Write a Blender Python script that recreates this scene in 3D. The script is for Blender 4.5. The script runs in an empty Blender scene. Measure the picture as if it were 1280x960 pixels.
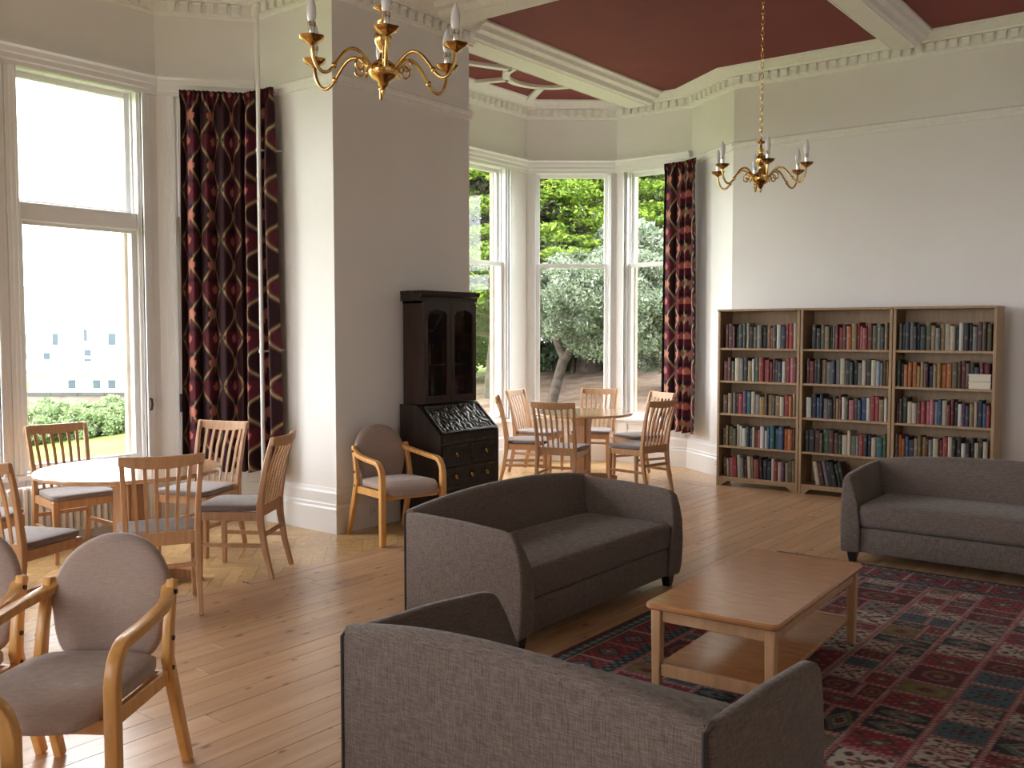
import bpy, bmesh, math, random
import numpy as np
from mathutils import Vector, Matrix
PI = math.pi
SC = bpy.context.scene
COL = SC.collection

# ---------------------------------------------------------------- camera, sky, exposure
YAW, PITCH, CAMH, FPX = math.radians(37.8), math.atan(67 / 1190), 1.6, 1190.0
cam_data = bpy.data.cameras.new('camera')
cam_data.sensor_width = 36.0
cam_data.lens = 36.0 * FPX / 1280.0
cam_data.clip_start = 0.05
cam_data.clip_end = 400
cam = bpy.data.objects.new('camera', cam_data)
cam.location = (0, 0, CAMH)
cam.rotation_euler = (PI / 2 - PITCH, 0, YAW)
COL.objects.link(cam)
SC.camera = cam

world = bpy.data.worlds.new('overcast_sky')
SC.world = world
world.use_nodes = True
wn = world.node_tree
bg = wn.nodes['Background']
bg.inputs['Color'].default_value = (0.965, 0.98, 1.0, 1)
bg.inputs['Strength'].default_value = 1.0
SC.view_settings.view_transform = 'Standard'
SC.view_settings.look = 'None'
SC.view_settings.gamma = 1.0
SC.view_settings.use_curve_mapping = False
SC.view_settings.exposure = 3.82
SC.cycles.max_bounces = 12
SC.cycles.diffuse_bounces = 7
SC.cycles.glossy_bounces = 4
SC.cycles.transparent_max_bounces = 16
SC.cycles.sample_clamp_indirect = 6.0


def world_at(px, d):
    """world xy of the direction seen at image column px, d metres along the view axis"""
    xc = (px - 640) / FPX * d
    return (-math.sin(YAW) * d + math.cos(YAW) * xc, math.cos(YAW) * d + math.sin(YAW) * xc)


# ---------------------------------------------------------------- materials
MATS = {}


def new_mat(name):
    m = bpy.data.materials.new(name)
    m.use_nodes = True
    nt = m.node_tree
    return m, nt, nt.nodes['Principled BSDF']


def N(nt, kind, **kw):
    n = nt.nodes.new(kind)
    for k, v in kw.items():
        setattr(n, k, v)
    return n


def ramp(nt, fac, stops):
    r = N(nt, 'ShaderNodeValToRGB')
    el = r.color_ramp.elements
    while len(el) < len(stops):
        el.new(0.5)
    for e, (p, c) in zip(el, stops):
        e.position = p
        e.color = (*c, 1)
    nt.links.new(fac, r.inputs['Fac'])
    return r.outputs['Color']


def noise_col(nt, c1, c2, scale, vec=None, detail=4, lo=0.35, hi=0.65):
    n = N(nt, 'ShaderNodeTexNoise')
    n.inputs['Scale'].default_value = scale
    n.inputs['Detail'].default_value = detail
    if vec is not None:
        nt.links.new(vec, n.inputs['Vector'])
    return ramp(nt, n.outputs['Fac'], [(lo, c1), (hi, c2)]), n.outputs['Fac']


def bump(nt, b, h, strength, dist=0.01):
    bm = N(nt, 'ShaderNodeBump')
    bm.inputs['Strength'].default_value = strength
    bm.inputs['Distance'].default_value = dist
    nt.links.new(h, bm.inputs['Height'])
    nt.links.new(bm.outputs['Normal'], b.inputs['Normal'])


def plain(name, col, rough=0.5, metal=0.0, var=0.06, scale=6.0, bmp=0.0, bscale=200.0, spec=0.5):
    m, nt, b = new_mat(name)
    tc = N(nt, 'ShaderNodeTexCoord')
    c1 = tuple(max(0, c * (1 - var)) for c in col)
    c2 = tuple(min(1, c * (1 + var)) for c in col)
    co, f = noise_col(nt, c1, c2, scale, tc.outputs['Object'])
    nt.links.new(co, b.inputs['Base Color'])
    b.inputs['Roughness'].default_value = rough
    b.inputs['Metallic'].default_value = metal
    b.inputs['Specular IOR Level'].default_value = spec
    if bmp:
        n = N(nt, 'ShaderNodeTexNoise')
        n.inputs['Scale'].default_value = bscale
        nt.links.new(tc.outputs['Object'], n.inputs['Vector'])
        bump(nt, b, n.outputs['Fac'], bmp, 0.004)
    MATS[name] = m
    return m


def wood(name, c1, c2, rough=0.35, stretch=(14, 14, 1.2), scale=3.0, rnd=0.12, spec=0.5, knots=None, coat=0.0):
    m, nt, b = new_mat(name)
    tc = N(nt, 'ShaderNodeTexCoord')
    oi = N(nt, 'ShaderNodeObjectInfo')
    mp = N(nt, 'ShaderNodeMapping')
    mp.inputs['Scale'].default_value = stretch
    off = N(nt, 'ShaderNodeMath', operation='MULTIPLY')
    off.inputs[1].default_value = 37.0
    nt.links.new(oi.outputs['Random'], off.inputs[0])
    va = N(nt, 'ShaderNodeVectorMath', operation='ADD')
    nt.links.new(tc.outputs['Object'], va.inputs[0])
    nt.links.new(off.outputs[0], va.inputs[1])
    nt.links.new(va.outputs[0], mp.inputs['Vector'])
    co, f = noise_col(nt, c1, c2, scale, mp.outputs[0], 6, 0.3, 0.7)
    hsv = N(nt, 'ShaderNodeHueSaturation')
    mr = N(nt, 'ShaderNodeMapRange')
    mr.inputs['To Min'].default_value = 1 - rnd
    mr.inputs['To Max'].default_value = 1 + rnd
    nt.links.new(oi.outputs['Random'], mr.inputs['Value'])
    nt.links.new(mr.outputs[0], hsv.inputs['Value'])
    nt.links.new(co, hsv.inputs['Color'])
    out = hsv.outputs[0]
    if knots:
        kscale, kcol, kr = knots
        mp2 = N(nt, 'ShaderNodeMapping')
        mp2.inputs['Scale'].default_value = kscale
        nt.links.new(va.outputs[0], mp2.inputs['Vector'])
        vo = N(nt, 'ShaderNodeTexVoronoi')
        vo.inputs['Scale'].default_value = 1.0
        vo.voronoi_dimensions = '2D'
        nt.links.new(mp2.outputs[0], vo.inputs['Vector'])
        sep = N(nt, 'ShaderNodeSeparateColor')
        nt.links.new(vo.outputs['Color'], sep.inputs[0])
        rad = N(nt, 'ShaderNodeMath', operation='MULTIPLY_ADD')
        rad.inputs[1].default_value = kr * 2.6
        rad.inputs[2].default_value = -kr * 1.6
        nt.links.new(sep.outputs[0], rad.inputs[0])
        rmx = N(nt, 'ShaderNodeMath', operation='MAXIMUM')
        rmx.inputs[1].default_value = 0.0001
        nt.links.new(rad.outputs[0], rmx.inputs[0])
        rad = rmx
        lt = N(nt, 'ShaderNodeMapRange')
        lt.interpolation_type = 'SMOOTHSTEP'
        nt.links.new(vo.outputs['Distance'], lt.inputs['Value'])
        nt.links.new(rad.outputs[0], lt.inputs['From Max'])
        lt.inputs['From Min'].default_value = 0.0
        lt.inputs['To Min'].default_value = 0.85
        lt.inputs['To Max'].default_value = 0.0
        mx = N(nt, 'ShaderNodeMix', data_type='RGBA')
        nt.links.new(lt.outputs[0], mx.inputs[0])
        nt.links.new(out, mx.inputs[6])
        mx.inputs[7].default_value = (*kcol, 1)
        out = mx.outputs[2]
    nt.links.new(out, b.inputs['Base Color'])
    b.inputs['Roughness'].default_value = rough
    b.inputs['Specular IOR Level'].default_value = spec
    b.inputs['Coat Weight'].default_value = coat
    b.inputs['Coat Roughness'].default_value = 0.2
    bump(nt, b, f, 0.08, 0.003)
    MATS[name] = m
    return m


def fabric(name, c1, c2, wscale=260, rough=0.95, sheen=0.25, bmp=0.35):
    m, nt, b = new_mat(name)
    tc = N(nt, 'ShaderNodeTexCoord')
    facs = []
    for sx in ((1, 0.06, 1), (0.06, 1, 0.06)):
        mp = N(nt, 'ShaderNodeMapping')
        mp.inputs['Scale'].default_value = sx if sx[0] == 1 else (0.06, 0.06, 1)
        if sx[0] == 1:
            mp.inputs['Scale'].default_value = (1, 1, 0.06)
        nt.links.new(tc.outputs['Object'], mp.inputs['Vector'])
        n = N(nt, 'ShaderNodeTexNoise')
        n.inputs['Scale'].default_value = wscale
        n.inputs['Detail'].default_value = 2
        nt.links.new(mp.outputs[0], n.inputs['Vector'])
        facs.append(n.outputs['Fac'])
    mu = N(nt, 'ShaderNodeMath', operation='ADD')
    nt.links.new(facs[0], mu.inputs[0])
    nt.links.new(facs[1], mu.inputs[1])
    hf = N(nt, 'ShaderNodeMath', operation='MULTIPLY')
    hf.inputs[1].default_value = 0.5
    nt.links.new(mu.outputs[0], hf.inputs[0])
    co = ramp(nt, hf.outputs[0], [(0.36, c1), (0.64, c2)])
    nt.links.new(co, b.inputs['Base Color'])
    b.inputs['Roughness'].default_value = rough
    b.inputs['Sheen Weight'].default_value = sheen
    b.inputs['Specular IOR Level'].default_value = 0.2
    bump(nt, b, hf.outputs[0], bmp, 0.002)
    MATS[name] = m
    return m


def attr_mat(name, rough=0.9, sheen=0.2, transl=0.0, bscale=300, bmp=0.3, attr='Col', objcol=False):
    m, nt, b = new_mat(name)
    if objcol:
        a = N(nt, 'ShaderNodeObjectInfo')
        src = a.outputs['Color']
    else:
        a = N(nt, 'ShaderNodeAttribute')
        a.attribute_name = attr
        src = a.outputs['Color']
    nt.links.new(src, b.inputs['Base Color'])
    b.inputs['Roughness'].default_value = rough
    b.inputs['Sheen Weight'].default_value = sheen
    b.inputs['Specular IOR Level'].default_value = 0.25
    tc = N(nt, 'ShaderNodeTexCoord')
    n = N(nt, 'ShaderNodeTexNoise')
    n.inputs['Scale'].default_value = bscale
    nt.links.new(tc.outputs['Object'], n.inputs['Vector'])
    bump(nt, b, n.outputs['Fac'], bmp, 0.002)
    if transl:
        tr = N(nt, 'ShaderNodeBsdfTranslucent')
        nt.links.new(src, tr.inputs['Color'])
        mx = N(nt, 'ShaderNodeMixShader')
        mx.inputs[0].default_value = transl
        nt.links.new(b.outputs[0], mx.inputs[1])
        nt.links.new(tr.outputs[0], mx.inputs[2])
        nt.links.new(mx.outputs[0], nt.nodes['Material Output'].inputs['Surface'])
    MATS[name] = m
    return m


plain('wall_paint', (0.84, 0.82, 0.81), 0.75, var=0.015, scale=1.5, bmp=0.05, bscale=90, spec=0.3)
plain('white_gloss', (0.82, 0.815, 0.82), 0.35, var=0.01, scale=2)
plain('plaster_white', (0.85, 0.84, 0.82), 0.7, var=0.03, scale=20, bmp=0.12, bscale=60, spec=0.3)
plain('beam_ornament', (0.80, 0.78, 0.75), 0.7, var=0.06, scale=60, bmp=0.9, bscale=45, spec=0.3)
plain('red_ceiling', (0.20, 0.042, 0.043), 0.7, var=0.05, scale=2, spec=0.3)
plain('stone', (0.33, 0.26, 0.20), 0.9, var=0.15, scale=5, bmp=0.3, bscale=40)
plain('subfloor', (0.07, 0.04, 0.02), 0.9)
wood('pine_floor', (0.44, 0.245, 0.13), (0.56, 0.345, 0.195), 0.33, (9, 0.7, 9), 2.2, 0.09, knots=((11, 5.5, 1), (0.06, 0.02, 0.012), 0.26), coat=0.25)
wood('parquet_oak', (0.46, 0.27, 0.10), (0.64, 0.42, 0.19), 0.3, (12, 12, 1), 2.0, 0.16, coat=0.25)
wood('beech', (0.40, 0.21, 0.105), (0.53, 0.30, 0.155), 0.34, (16, 16, 1.4), 3.0, 0.06)
wood('beech_orange', (0.58, 0.28, 0.08), (0.74, 0.40, 0.135), 0.3, (10, 10, 2.0), 3.0, 0.05)
wood('beech_table', (0.36, 0.155, 0.065), (0.46, 0.22, 0.095), 0.2, (3, 12, 12), 3.0, 0.04)
wood('beech_light', (0.48, 0.27, 0.145), (0.60, 0.355, 0.20), 0.35, (8, 8, 2), 3.0, 0.04)
wood('oak_bookcase', (0.29, 0.18, 0.095), (0.39, 0.255, 0.145), 0.5, (14, 14, 1.5), 2.5, 0.06)
wood('dark_oak', (0.012, 0.007, 0.005), (0.032, 0.018, 0.012), 0.33, (12, 12, 1.5), 3.0, 0.1)
wood('mahogany', (0.018, 0.008, 0.006), (0.042, 0.018, 0.012), 0.33, (12, 12, 1.5), 3.0, 0.1)
plain('carved_black', (0.013, 0.011, 0.011), 0.28, var=0.2, scale=40)
fabric('sofa_fabric', (0.078, 0.058, 0.050), (0.195, 0.152, 0.134), 480, sheen=0.12)
fabric('seat_fabric', (0.155, 0.12, 0.115), (0.235, 0.19, 0.18), 500, bmp=0.15)
fabric('armchair_fabric', (0.30, 0.215, 0.185), (0.40, 0.305, 0.27), 500, bmp=0.15)
plain('seam_dark', (0.03, 0.025, 0.025), 0.9)
plain('black_foot', (0.008, 0.007, 0.008), 0.35)
plain('bolt_dark', (0.03, 0.02, 0.015), 0.4)
plain('brass', (0.72, 0.46, 0.16), 0.16, 1.0, var=0.08, scale=12)
plain('chrome', (0.72, 0.70, 0.68), 0.15, 1.0, var=0.03)
plain('bulb_glass', (0.78, 0.78, 0.80), 0.2, var=0.01)
plain('paper', (0.66, 0.58, 0.45), 0.9)
plain('cream_card', (0.66, 0.60, 0.50), 0.8)
plain('white_plastic', (0.80, 0.79, 0.77), 0.35, var=0.01)
plain('dark_slot', (0.05, 0.05, 0.05), 0.6)
plain('iron', (0.035, 0.03, 0.028), 0.45, 0.6)
plain('bark', (0.055, 0.04, 0.03), 0.95, var=0.35, scale=9, bmp=0.8, bscale=14)
plain('render_white', (0.78, 0.77, 0.75), 0.9, var=0.04, scale=0.6)
plain('slate', (0.045, 0.045, 0.05), 0.8, var=0.15, scale=1)
plain('far_glass', (0.03, 0.05, 0.07), 0.6)
plain('garden_stone', (0.17, 0.135, 0.12), 0.9, var=0.25, scale=2.0, bmp=0.4, bscale=8)
attr_mat('rug_pile', 0.95, 0.04, bscale=420, bmp=0.5)
attr_mat('curtain_cloth', 0.8, 0.03, 0.03, bscale=500, bmp=0.15)
attr_mat('leaf', 0.6, 0.0, 0.35, bscale=8, bmp=0.0)


def book_mat():
    m, nt, b = new_mat('book_cloth')
    oi = N(nt, 'ShaderNodeObjectInfo')
    tc = N(nt, 'ShaderNodeTexCoord')
    sep = N(nt, 'ShaderNodeSeparateXYZ')
    nt.links.new(tc.outputs['Generated'], sep.inputs[0])
    # title block: a pale band on the spine, its height shifts from book to book
    ad = N(nt, 'ShaderNodeMath', operation='MULTIPLY_ADD')
    ad.inputs[1].default_value = 0.45
    ad.inputs[2].default_value = 0.38
    nt.links.new(oi.outputs['Random'], ad.inputs[0])
    sb = N(nt, 'ShaderNodeMath', operation='SUBTRACT')
    nt.links.new(sep.outputs['Z'], sb.inputs[0])
    nt.links.new(ad.outputs[0], sb.inputs[1])
    ab = N(nt, 'ShaderNodeMath', operation='ABSOLUTE')
    nt.links.new(sb.outputs[0], ab.inputs[0])
    lt = N(nt, 'ShaderNodeMath', operation='LESS_THAN')
    lt.inputs[1].default_value = 0.055
    nt.links.new(ab.outputs[0], lt.inputs[0])
    xs = N(nt, 'ShaderNodeMath', operation='SUBTRACT')
    xs.inputs[1].default_value = 0.5
    nt.links.new(sep.outputs['X'], xs.inputs[0])
    xa = N(nt, 'ShaderNodeMath', operation='ABSOLUTE')
    nt.links.new(xs.outputs[0], xa.inputs[0])
    xl = N(nt, 'ShaderNodeMath', operation='LESS_THAN')
    xl.inputs[1].default_value = 0.3
    nt.links.new(xa.outputs[0], xl.inputs[0])
    mu = N(nt, 'ShaderNodeMath', operation='MULTIPLY')
    nt.links.new(lt.outputs[0], mu.inputs[0])
    nt.links.new(xl.outputs[0], mu.inputs[1])
    m2 = N(nt, 'ShaderNodeMath', operation='MULTIPLY')
    m2.inputs[1].default_value = 0.14
    nt.links.new(mu.outputs[0], m2.inputs[0])
    mx = N(nt, 'ShaderNodeMix', data_type='RGBA')
    nt.links.new(m2.outputs[0], mx.inputs[0])
    nt.links.new(oi.outputs['Color'], mx.inputs[6])
    mx.inputs[7].default_value = (0.62, 0.52, 0.36, 1)
    nt.links.new(mx.outputs[2], b.inputs['Base Color'])
    b.inputs['Roughness'].default_value = 0.5
    MATS['book_cloth'] = m


book_mat()


def glass_mat(name, tint, refl=0.05):
    m, nt, b = new_mat(name)
    nt.nodes.remove(b)
    tr = N(nt, 'ShaderNodeBsdfTransparent')
    tr.inputs[0].default_value = (*tint, 1)
    gl = N(nt, 'ShaderNodeBsdfGlossy')
    gl.inputs['Roughness'].default_value = 0.02
    lw = N(nt, 'ShaderNodeLayerWeight')
    lw.inputs['Blend'].default_value = 0.5
    pw = N(nt, 'ShaderNodeMath', operation='POWER')
    pw.inputs[1].default_value = 5.0
    nt.links.new(lw.outputs['Facing'], pw.inputs[0])
    fr = N(nt, 'ShaderNodeMath', operation='MULTIPLY_ADD')
    fr.inputs[1].default_value = 0.5
    fr.inputs[2].default_value = refl * .5
    nt.links.new(pw.outputs[0], fr.inputs[0])
    mx = N(nt, 'ShaderNodeMixShader')
    nt.links.new(fr.outputs[0], mx.inputs[0])
    nt.links.new(tr.outputs[0], mx.inputs[1])
    nt.links.new(gl.outputs[0], mx.inputs[2])
    nt.links.new(mx.outputs[0], nt.nodes['Material Output'].inputs['Surface'])
    MATS[name] = m


glass_mat('window_glass', (0.98, 0.985, 0.98))
glass_mat('cabinet_glass', (0.75, 0.75, 0.75))


def ground_mat():
    m, nt, b = new_mat('lawn')
    g = N(nt, 'ShaderNodeNewGeometry')
    grass, f = noise_col(nt, (0.09, 0.14, 0.025), (0.16, 0.21, 0.05), 1.6, g.outputs['Position'])
    dirt, f2 = noise_col(nt, (0.15, 0.10, 0.075), (0.27, 0.20, 0.15), 2.4, g.outputs['Position'])
    # bare, leaf-strewn earth under the trees beyond the corner bay
    c = world_at(690, 20.5)
    sub = N(nt, 'ShaderNodeVectorMath', operation='SUBTRACT')
    sub.inputs[1].default_value = (c[0], c[1], 0)
    nt.links.new(g.outputs['Position'], sub.inputs[0])
    ml = N(nt, 'ShaderNodeVectorMath', operation='MULTIPLY')
    ml.inputs[1].default_value = (1, 1, 0)
    nt.links.new(sub.outputs[0], ml.inputs[0])
    ln = N(nt, 'ShaderNodeVectorMath', operation='LENGTH')
    nt.links.new(ml.outputs[0], ln.inputs[0])
    n3 = N(nt, 'ShaderNodeTexNoise')
    n3.inputs['Scale'].default_value = 0.6
    nt.links.new(g.outputs['Position'], n3.inputs['Vector'])
    ma = N(nt, 'ShaderNodeMath', operation='MULTIPLY_ADD')
    ma.inputs[1].default_value = 5.0
    nt.links.new(n3.outputs['Fac'], ma.inputs[0])
    nt.links.new(ln.outputs[1], ma.inputs[2])
    mr = N(nt, 'ShaderNodeMapRange')
    mr.interpolation_type = 'SMOOTHSTEP'
    mr.inputs['From Min'].default_value = 6.5
    mr.inputs['From Max'].default_value = 9.0
    mr.inputs['To Min'].default_value = 1
    mr.inputs['To Max'].default_value = 0
    nt.links.new(ma.outputs[0], mr.inputs['Value'])
    mx = N(nt, 'ShaderNodeMix', data_type='RGBA')
    nt.links.new(mr.outputs[0], mx.inputs[0])
    nt.links.new(grass, mx.inputs[6])
    nt.links.new(dirt, mx.inputs[7])
    nt.links.new(mx.outputs[2], b.inputs['Base Color'])
    b.inputs['Roughness'].default_value = 0.95
    b.inputs['Specular IOR Level'].default_value = 0.1
    MATS['lawn'] = m


ground_mat()


# ---------------------------------------------------------------- mesh helpers
class MB:
    """collects shapes; build() links them as ONE mesh object"""

    def __init__(s):
        s.v, s.f, s.m, s.cur = [], [], [], 0

    def add(s, vs, fs):
        o = len(s.v)
        s.v += [tuple(p) for p in vs]
        s.f += [tuple(i + o for i in f) for f in fs]
        s.m += [s.cur] * len(fs)
        return s

    def box(s, lo, hi):
        x0, y0, z0 = lo
        x1, y1, z1 = hi
        return s.add([(x0, y0, z0), (x1, y0, z0), (x1, y1, z0), (x0, y1, z0), (x0, y0, z1), (x1, y0, z1), (x1, y1, z1), (x0, y1, z1)],
                     [(0, 3, 2, 1), (4, 5, 6, 7), (0, 1, 5, 4), (1, 2, 6, 5), (2, 3, 7, 6), (3, 0, 4, 7)])

    def prism(s, poly, axis, a, b):
        """extrude a 2-D outline; axis 'x': poly=(y,z), 'y': poly=(x,z), 'z': poly=(x,y)"""
        n = len(poly)

        def P(p, t):
            return {'x': (t, p[0], p[1]), 'y': (p[0], t, p[1]), 'z': (p[0], p[1], t)}[axis]
        vs = [P(p, a) for p in poly] + [P(p, b) for p in poly]
        fs = [tuple(range(n - 1, -1, -1)), tuple(range(n, 2 * n))]
        fs += [(i, (i + 1) % n, n + (i + 1) % n, n + i) for i in range(n)]
        return s.add(vs, fs)

    def loft(s, rings, cap=True, closed=True):
        n = len(rings[0])
        vs = [p for r in rings for p in r]
        fs = []
        for k in range(len(rings) - 1):
            for i in range(n if closed else n - 1):
                j = (i + 1) % n
                fs.append((k * n + i, k * n + j, (k + 1) * n + j, (k + 1) * n + i))
        if cap and closed:
            fs += [tuple(range(n - 1, -1, -1)), tuple(range((len(rings) - 1) * n, len(rings) * n))]
        return s.add(vs, fs)

    def lathe(s, prof, n=20, c=(0, 0, 0)):
        rings = [[(c[0] + r * math.cos(2 * PI * i / n), c[1] + r * math.sin(2 * PI * i / n), c[2] + z) for i in range(n)] for r, z in prof]
        return s.loft(rings)

    def tube(s, path, r, n=8, rs=None):
        path = [Vector(p) for p in path]
        rings = []
        prev = None
        for i, p in enumerate(path):
            t = (path[min(i + 1, len(path) - 1)] - path[max(i - 1, 0)]).normalized()
            if prev is None:
                a = t.orthogonal().normalized()
            else:
                a = (prev - t * prev.dot(t)).normalized()
            prev = a
            b = t.cross(a)
            rr = rs[i] if rs else r
            rings.append([p + (a * math.cos(2 * PI * k / n) + b * math.sin(2 * PI * k / n)) * rr for k in range(n)])
        return s.loft(rings)

    def strip(s, path, w, t, side):
        """rectangular section swept along a path: w along 'side', t across it"""
        path = [Vector(p) for p in path]
        rings = []
        for i, p in enumerate(path):
            d = (path[min(i + 1, len(path) - 1)] - path[max(i - 1, 0)]).normalized()
            sd = Vector(side[i] if isinstance(side, list) else side)
            sd = (sd - d * sd.dot(d)).normalized()
            up = d.cross(sd)
            ww = w[i] if isinstance(w, list) else w
            tt = t[i] if isinstance(t, list) else t
            rings.append([p + sd * ww / 2 + up * tt / 2, p - sd * ww / 2 + up * tt / 2, p - sd * ww / 2 - up * tt / 2, p + sd * ww / 2 - up * tt / 2])
        return s.loft(rings)

    def mesh(s, name, bevel=0.0, segs=1, smooth=False, angle=35):
        me = bpy.data.meshes.new(name)
        me.from_pydata(s.v, [], s.f)
        me.polygons.foreach_set('material_index', s.m)
        bm = bmesh.new()
        bm.from_mesh(me)
        bmesh.ops.recalc_face_normals(bm, faces=bm.faces)
        if bevel:
            ed = [e for e in bm.edges if len(e.link_faces) == 2 and e.calc_face_angle(0) > math.radians(28)]
            bmesh.ops.bevel(bm, geom=ed, offset=bevel, segments=segs, profile=0.5, affect='EDGES', clamp_overlap=True)
        bm.to_mesh(me)
        bm.free()
        if smooth:
            me.polygons.foreach_set('use_smooth', [True] * len(me.polygons))
            me.set_sharp_from_angle(angle=math.radians(angle))
        return me

    def build(s, name, mats, parent=None, bevel=0.0, segs=1, smooth=False, loc=None, rz=None, angle=35):
        me = s.mesh(name, bevel, segs, smooth, angle)
        return link(name, me, mats, parent, loc, rz)


def link(name, me, mats, parent=None, loc=None, rz=None):
    if isinstance(mats, str):
        mats = [mats]
    if not me.materials:
        for m in mats:
            me.materials.append(MATS[m])
    o = bpy.data.objects.new(name, me)
    COL.objects.link(o)
    if parent is not None:
        o.parent = parent
    if loc is not None:
        o.location = loc
    if rz is not None:
        o.rotation_euler = (0, 0, rz)
    return o


def tag(o, label, cat, group=None):
    o['label'] = label
    o['category'] = cat
    if group:
        o['group'] = group
    return o


def thing(name, label, cat, loc=(0, 0, 0), rz=0.0, group=None):
    o = bpy.data.objects.new(name, None)
    o.empty_display_size = 0.1
    COL.objects.link(o)
    o.location = loc
    o.rotation_euler = (0, 0, rz)
    return tag(o, label, cat, group)


def struct(o):
    o['kind'] = 'structure'
    return o


def sempty(name, loc=(0, 0, 0), rz=0.0):
    o = bpy.data.objects.new(name, None)
    o.empty_display_size = 0.1
    COL.objects.link(o)
    o.location = loc
    o.rotation_euler = (0, 0, rz)
    o['kind'] = 'structure'
    return o


def copy_thing(root, loc, rz, label, group=None):
    def rec(o, parent):
        c = o.copy()
        COL.objects.link(c)
        c.parent = parent
        for ch in o.children:
            rec(ch, c)
        return c
    c = rec(root, None)
    c.location = loc
    c.rotation_euler = (0, 0, rz)
    c['label'] = label
    if group:
        c['group'] = group
    return c


def face_to(fx, fy):
    """z rotation that turns local +y to the direction (fx, fy)"""
    return math.atan2(fy, fx) - PI / 2


def arc(c, r, a0, a1, n, plane='yz', fixed=0.0):
    out = []
    for i in range(n + 1):
        a = a0 + (a1 - a0) * i / n
        u, v = c[0] + r * math.cos(a), c[1] + r * math.sin(a)
        out.append({'yz': (fixed, u, v), 'xz': (u, fixed, v), 'xy': (u, v, fixed)}[plane])
    return out


def sweep_profile(path, prof, closed=False):
    """profile points (inward offset, z) mitred along an xy path with the room on its left"""
    n = len(path)
    rings = []
    for i, p in enumerate(path):
        p = Vector(p)
        ds = []
        if closed or i > 0:
            ds.append((p - Vector(path[i - 1])).normalized())
        if closed or i < n - 1:
            ds.append((Vector(path[(i + 1) % n]) - p).normalized())
        ns = [Vector((-d.y, d.x)) for d in ds]
        m = ns[0] if len(ns) == 1 else (ns[0] + ns[1]) / (1 + ns[0].dot(ns[1]))
        rings.append([(p.x + m.x * o, p.y + m.y * o, z) for o, z in prof])
    mb = MB()
    if closed:
        rings.append(rings[0])
        mb.loft(rings, cap=False, closed=True)
    else:
        mb.loft(rings, cap=True, closed=True)
    return mb

# ================================================================ THE ROOM
WALLH = 4.40
PER = [(1.6, -4.2), (1.6, 9.5), (-4.4, 9.5), (-5.15, 10.0), (-6.15, 10.0), (-7.0, 9.32), (-7.0, 7.35), (-6.2, 6.65), (-5.65, 6.65),
       (-5.65, 5.03), (-6.6, 5.03), (-7.1, 4.43), (-7.1, 0.87), (-6.6, 0.27), (-5.65, 0.27), (-5.65, -1.35),
       (-6.2, -1.35), (-7.0, -2.05), (-7.0, -4.02), (-6.15, -4.7), (-5.15, -4.7), (-4.4, -4.2)]
NP = len(PER)
ZB, ZT = 0.60, 3.46


def seg(i):
    a, b = Vector(PER[i]), Vector(PER[(i + 1) % NP])
    d = b - a
    return a, b, d.length, math.atan2(d.y, d.x)


def corner_ext(i, t):
    """how far the outer face of a wall of thickness t runs past corner i"""
    a, b, c = Vector(PER[i - 1]), Vector(PER[i]), Vector(PER[(i + 1) % NP])
    d0, d1 = (b - a).normalized(), (c - b).normalized()
    ang = math.atan2(d0.x * d1.y - d0.y * d1.x, d0.dot(d1))
    return t * math.tan(ang / 2)


# window openings: segment -> list of (centre along the segment, glass width)
WIN = {3: [(0.46, 0.72)], 4: [(0.53, 0.79)], 5: [(0.86, 0.86)], 6: [(0.53, 0.66)],
       10: [(0.37, 0.42)], 11: [(0.635, 0.86), (1.78, 0.86), (2.925, 0.86)], 12: [(0.41, 0.42)],
       16: [(0.53, 0.66)], 17: [(0.53, 0.72), (1.44, 0.72)], 18: [(0.545, 0.79)], 21: [(0.7, 0.86), (1.85, 0.86)]}  # closing pair, in the unseen near wall, added to brighten the foreground
WALLNAME = {0: 'wall_right', 1: 'wall_back', 2: 'wall_back_splay', 3: 'wall_corner_bay_back', 4: 'wall_corner_bay_canted', 5: 'wall_corner_bay_left',
            6: 'wall_corner_bay_near', 7: 'wall_pier_far', 8: 'wall_pier', 9: 'wall_pier_return', 10: 'wall_left_bay_canted', 11: 'wall_left_bay_front',
            12: 'wall_left_bay_near', 13: 'wall_left_return', 14: 'wall_near_pier', 15: 'wall_near_pier_return', 16: 'wall_near_bay_canted', 17: 'wall_near_bay_left',
            18: 'wall_near_bay_corner', 19: 'wall_near_bay_back', 20: 'wall_near_splay', 21: 'wall_near'}
T = 0.22
for i in range(NP):
    a, b, L, ang = seg(i)
    e0, e1 = corner_ext(i, T), corner_ext((i + 1) % NP, T)
    mb = MB()

    def pier(s0, s1, z0, z1):
        o0 = -e0 if s0 == 0 else 0
        o1 = e1 if s1 == L else 0
        mb.prism([(s0, 0), (s1, 0), (s1 + o1, -T), (s0 + o0, -T)], 'z', z0, z1)
    holes = sorted((c - w / 2 - 0.07, c + w / 2 + 0.07) for c, w in WIN.get(i, []))
    s = 0
    for h0, h1 in holes:
        pier(s, h0, 0, WALLH)
        pier(h0, h1, 0, ZB - 0.08)
        pier(h0, h1, ZT + 0.07, WALLH)
        s = h1
    pier(s, L, 0, WALLH)
    struct(mb.build(WALLNAME[i], 'wall_paint', None, loc=(a.x, a.y, 0), rz=ang))

# ceiling: one red field, white plaster on top of it
struct(MB().prism([(-7.6, -5.2), (2.0, -5.2), (2.0, 10.5), (-7.6, 10.5)], 'z', 4.32, 4.42).build('ceiling', 'red_ceiling'))

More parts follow.
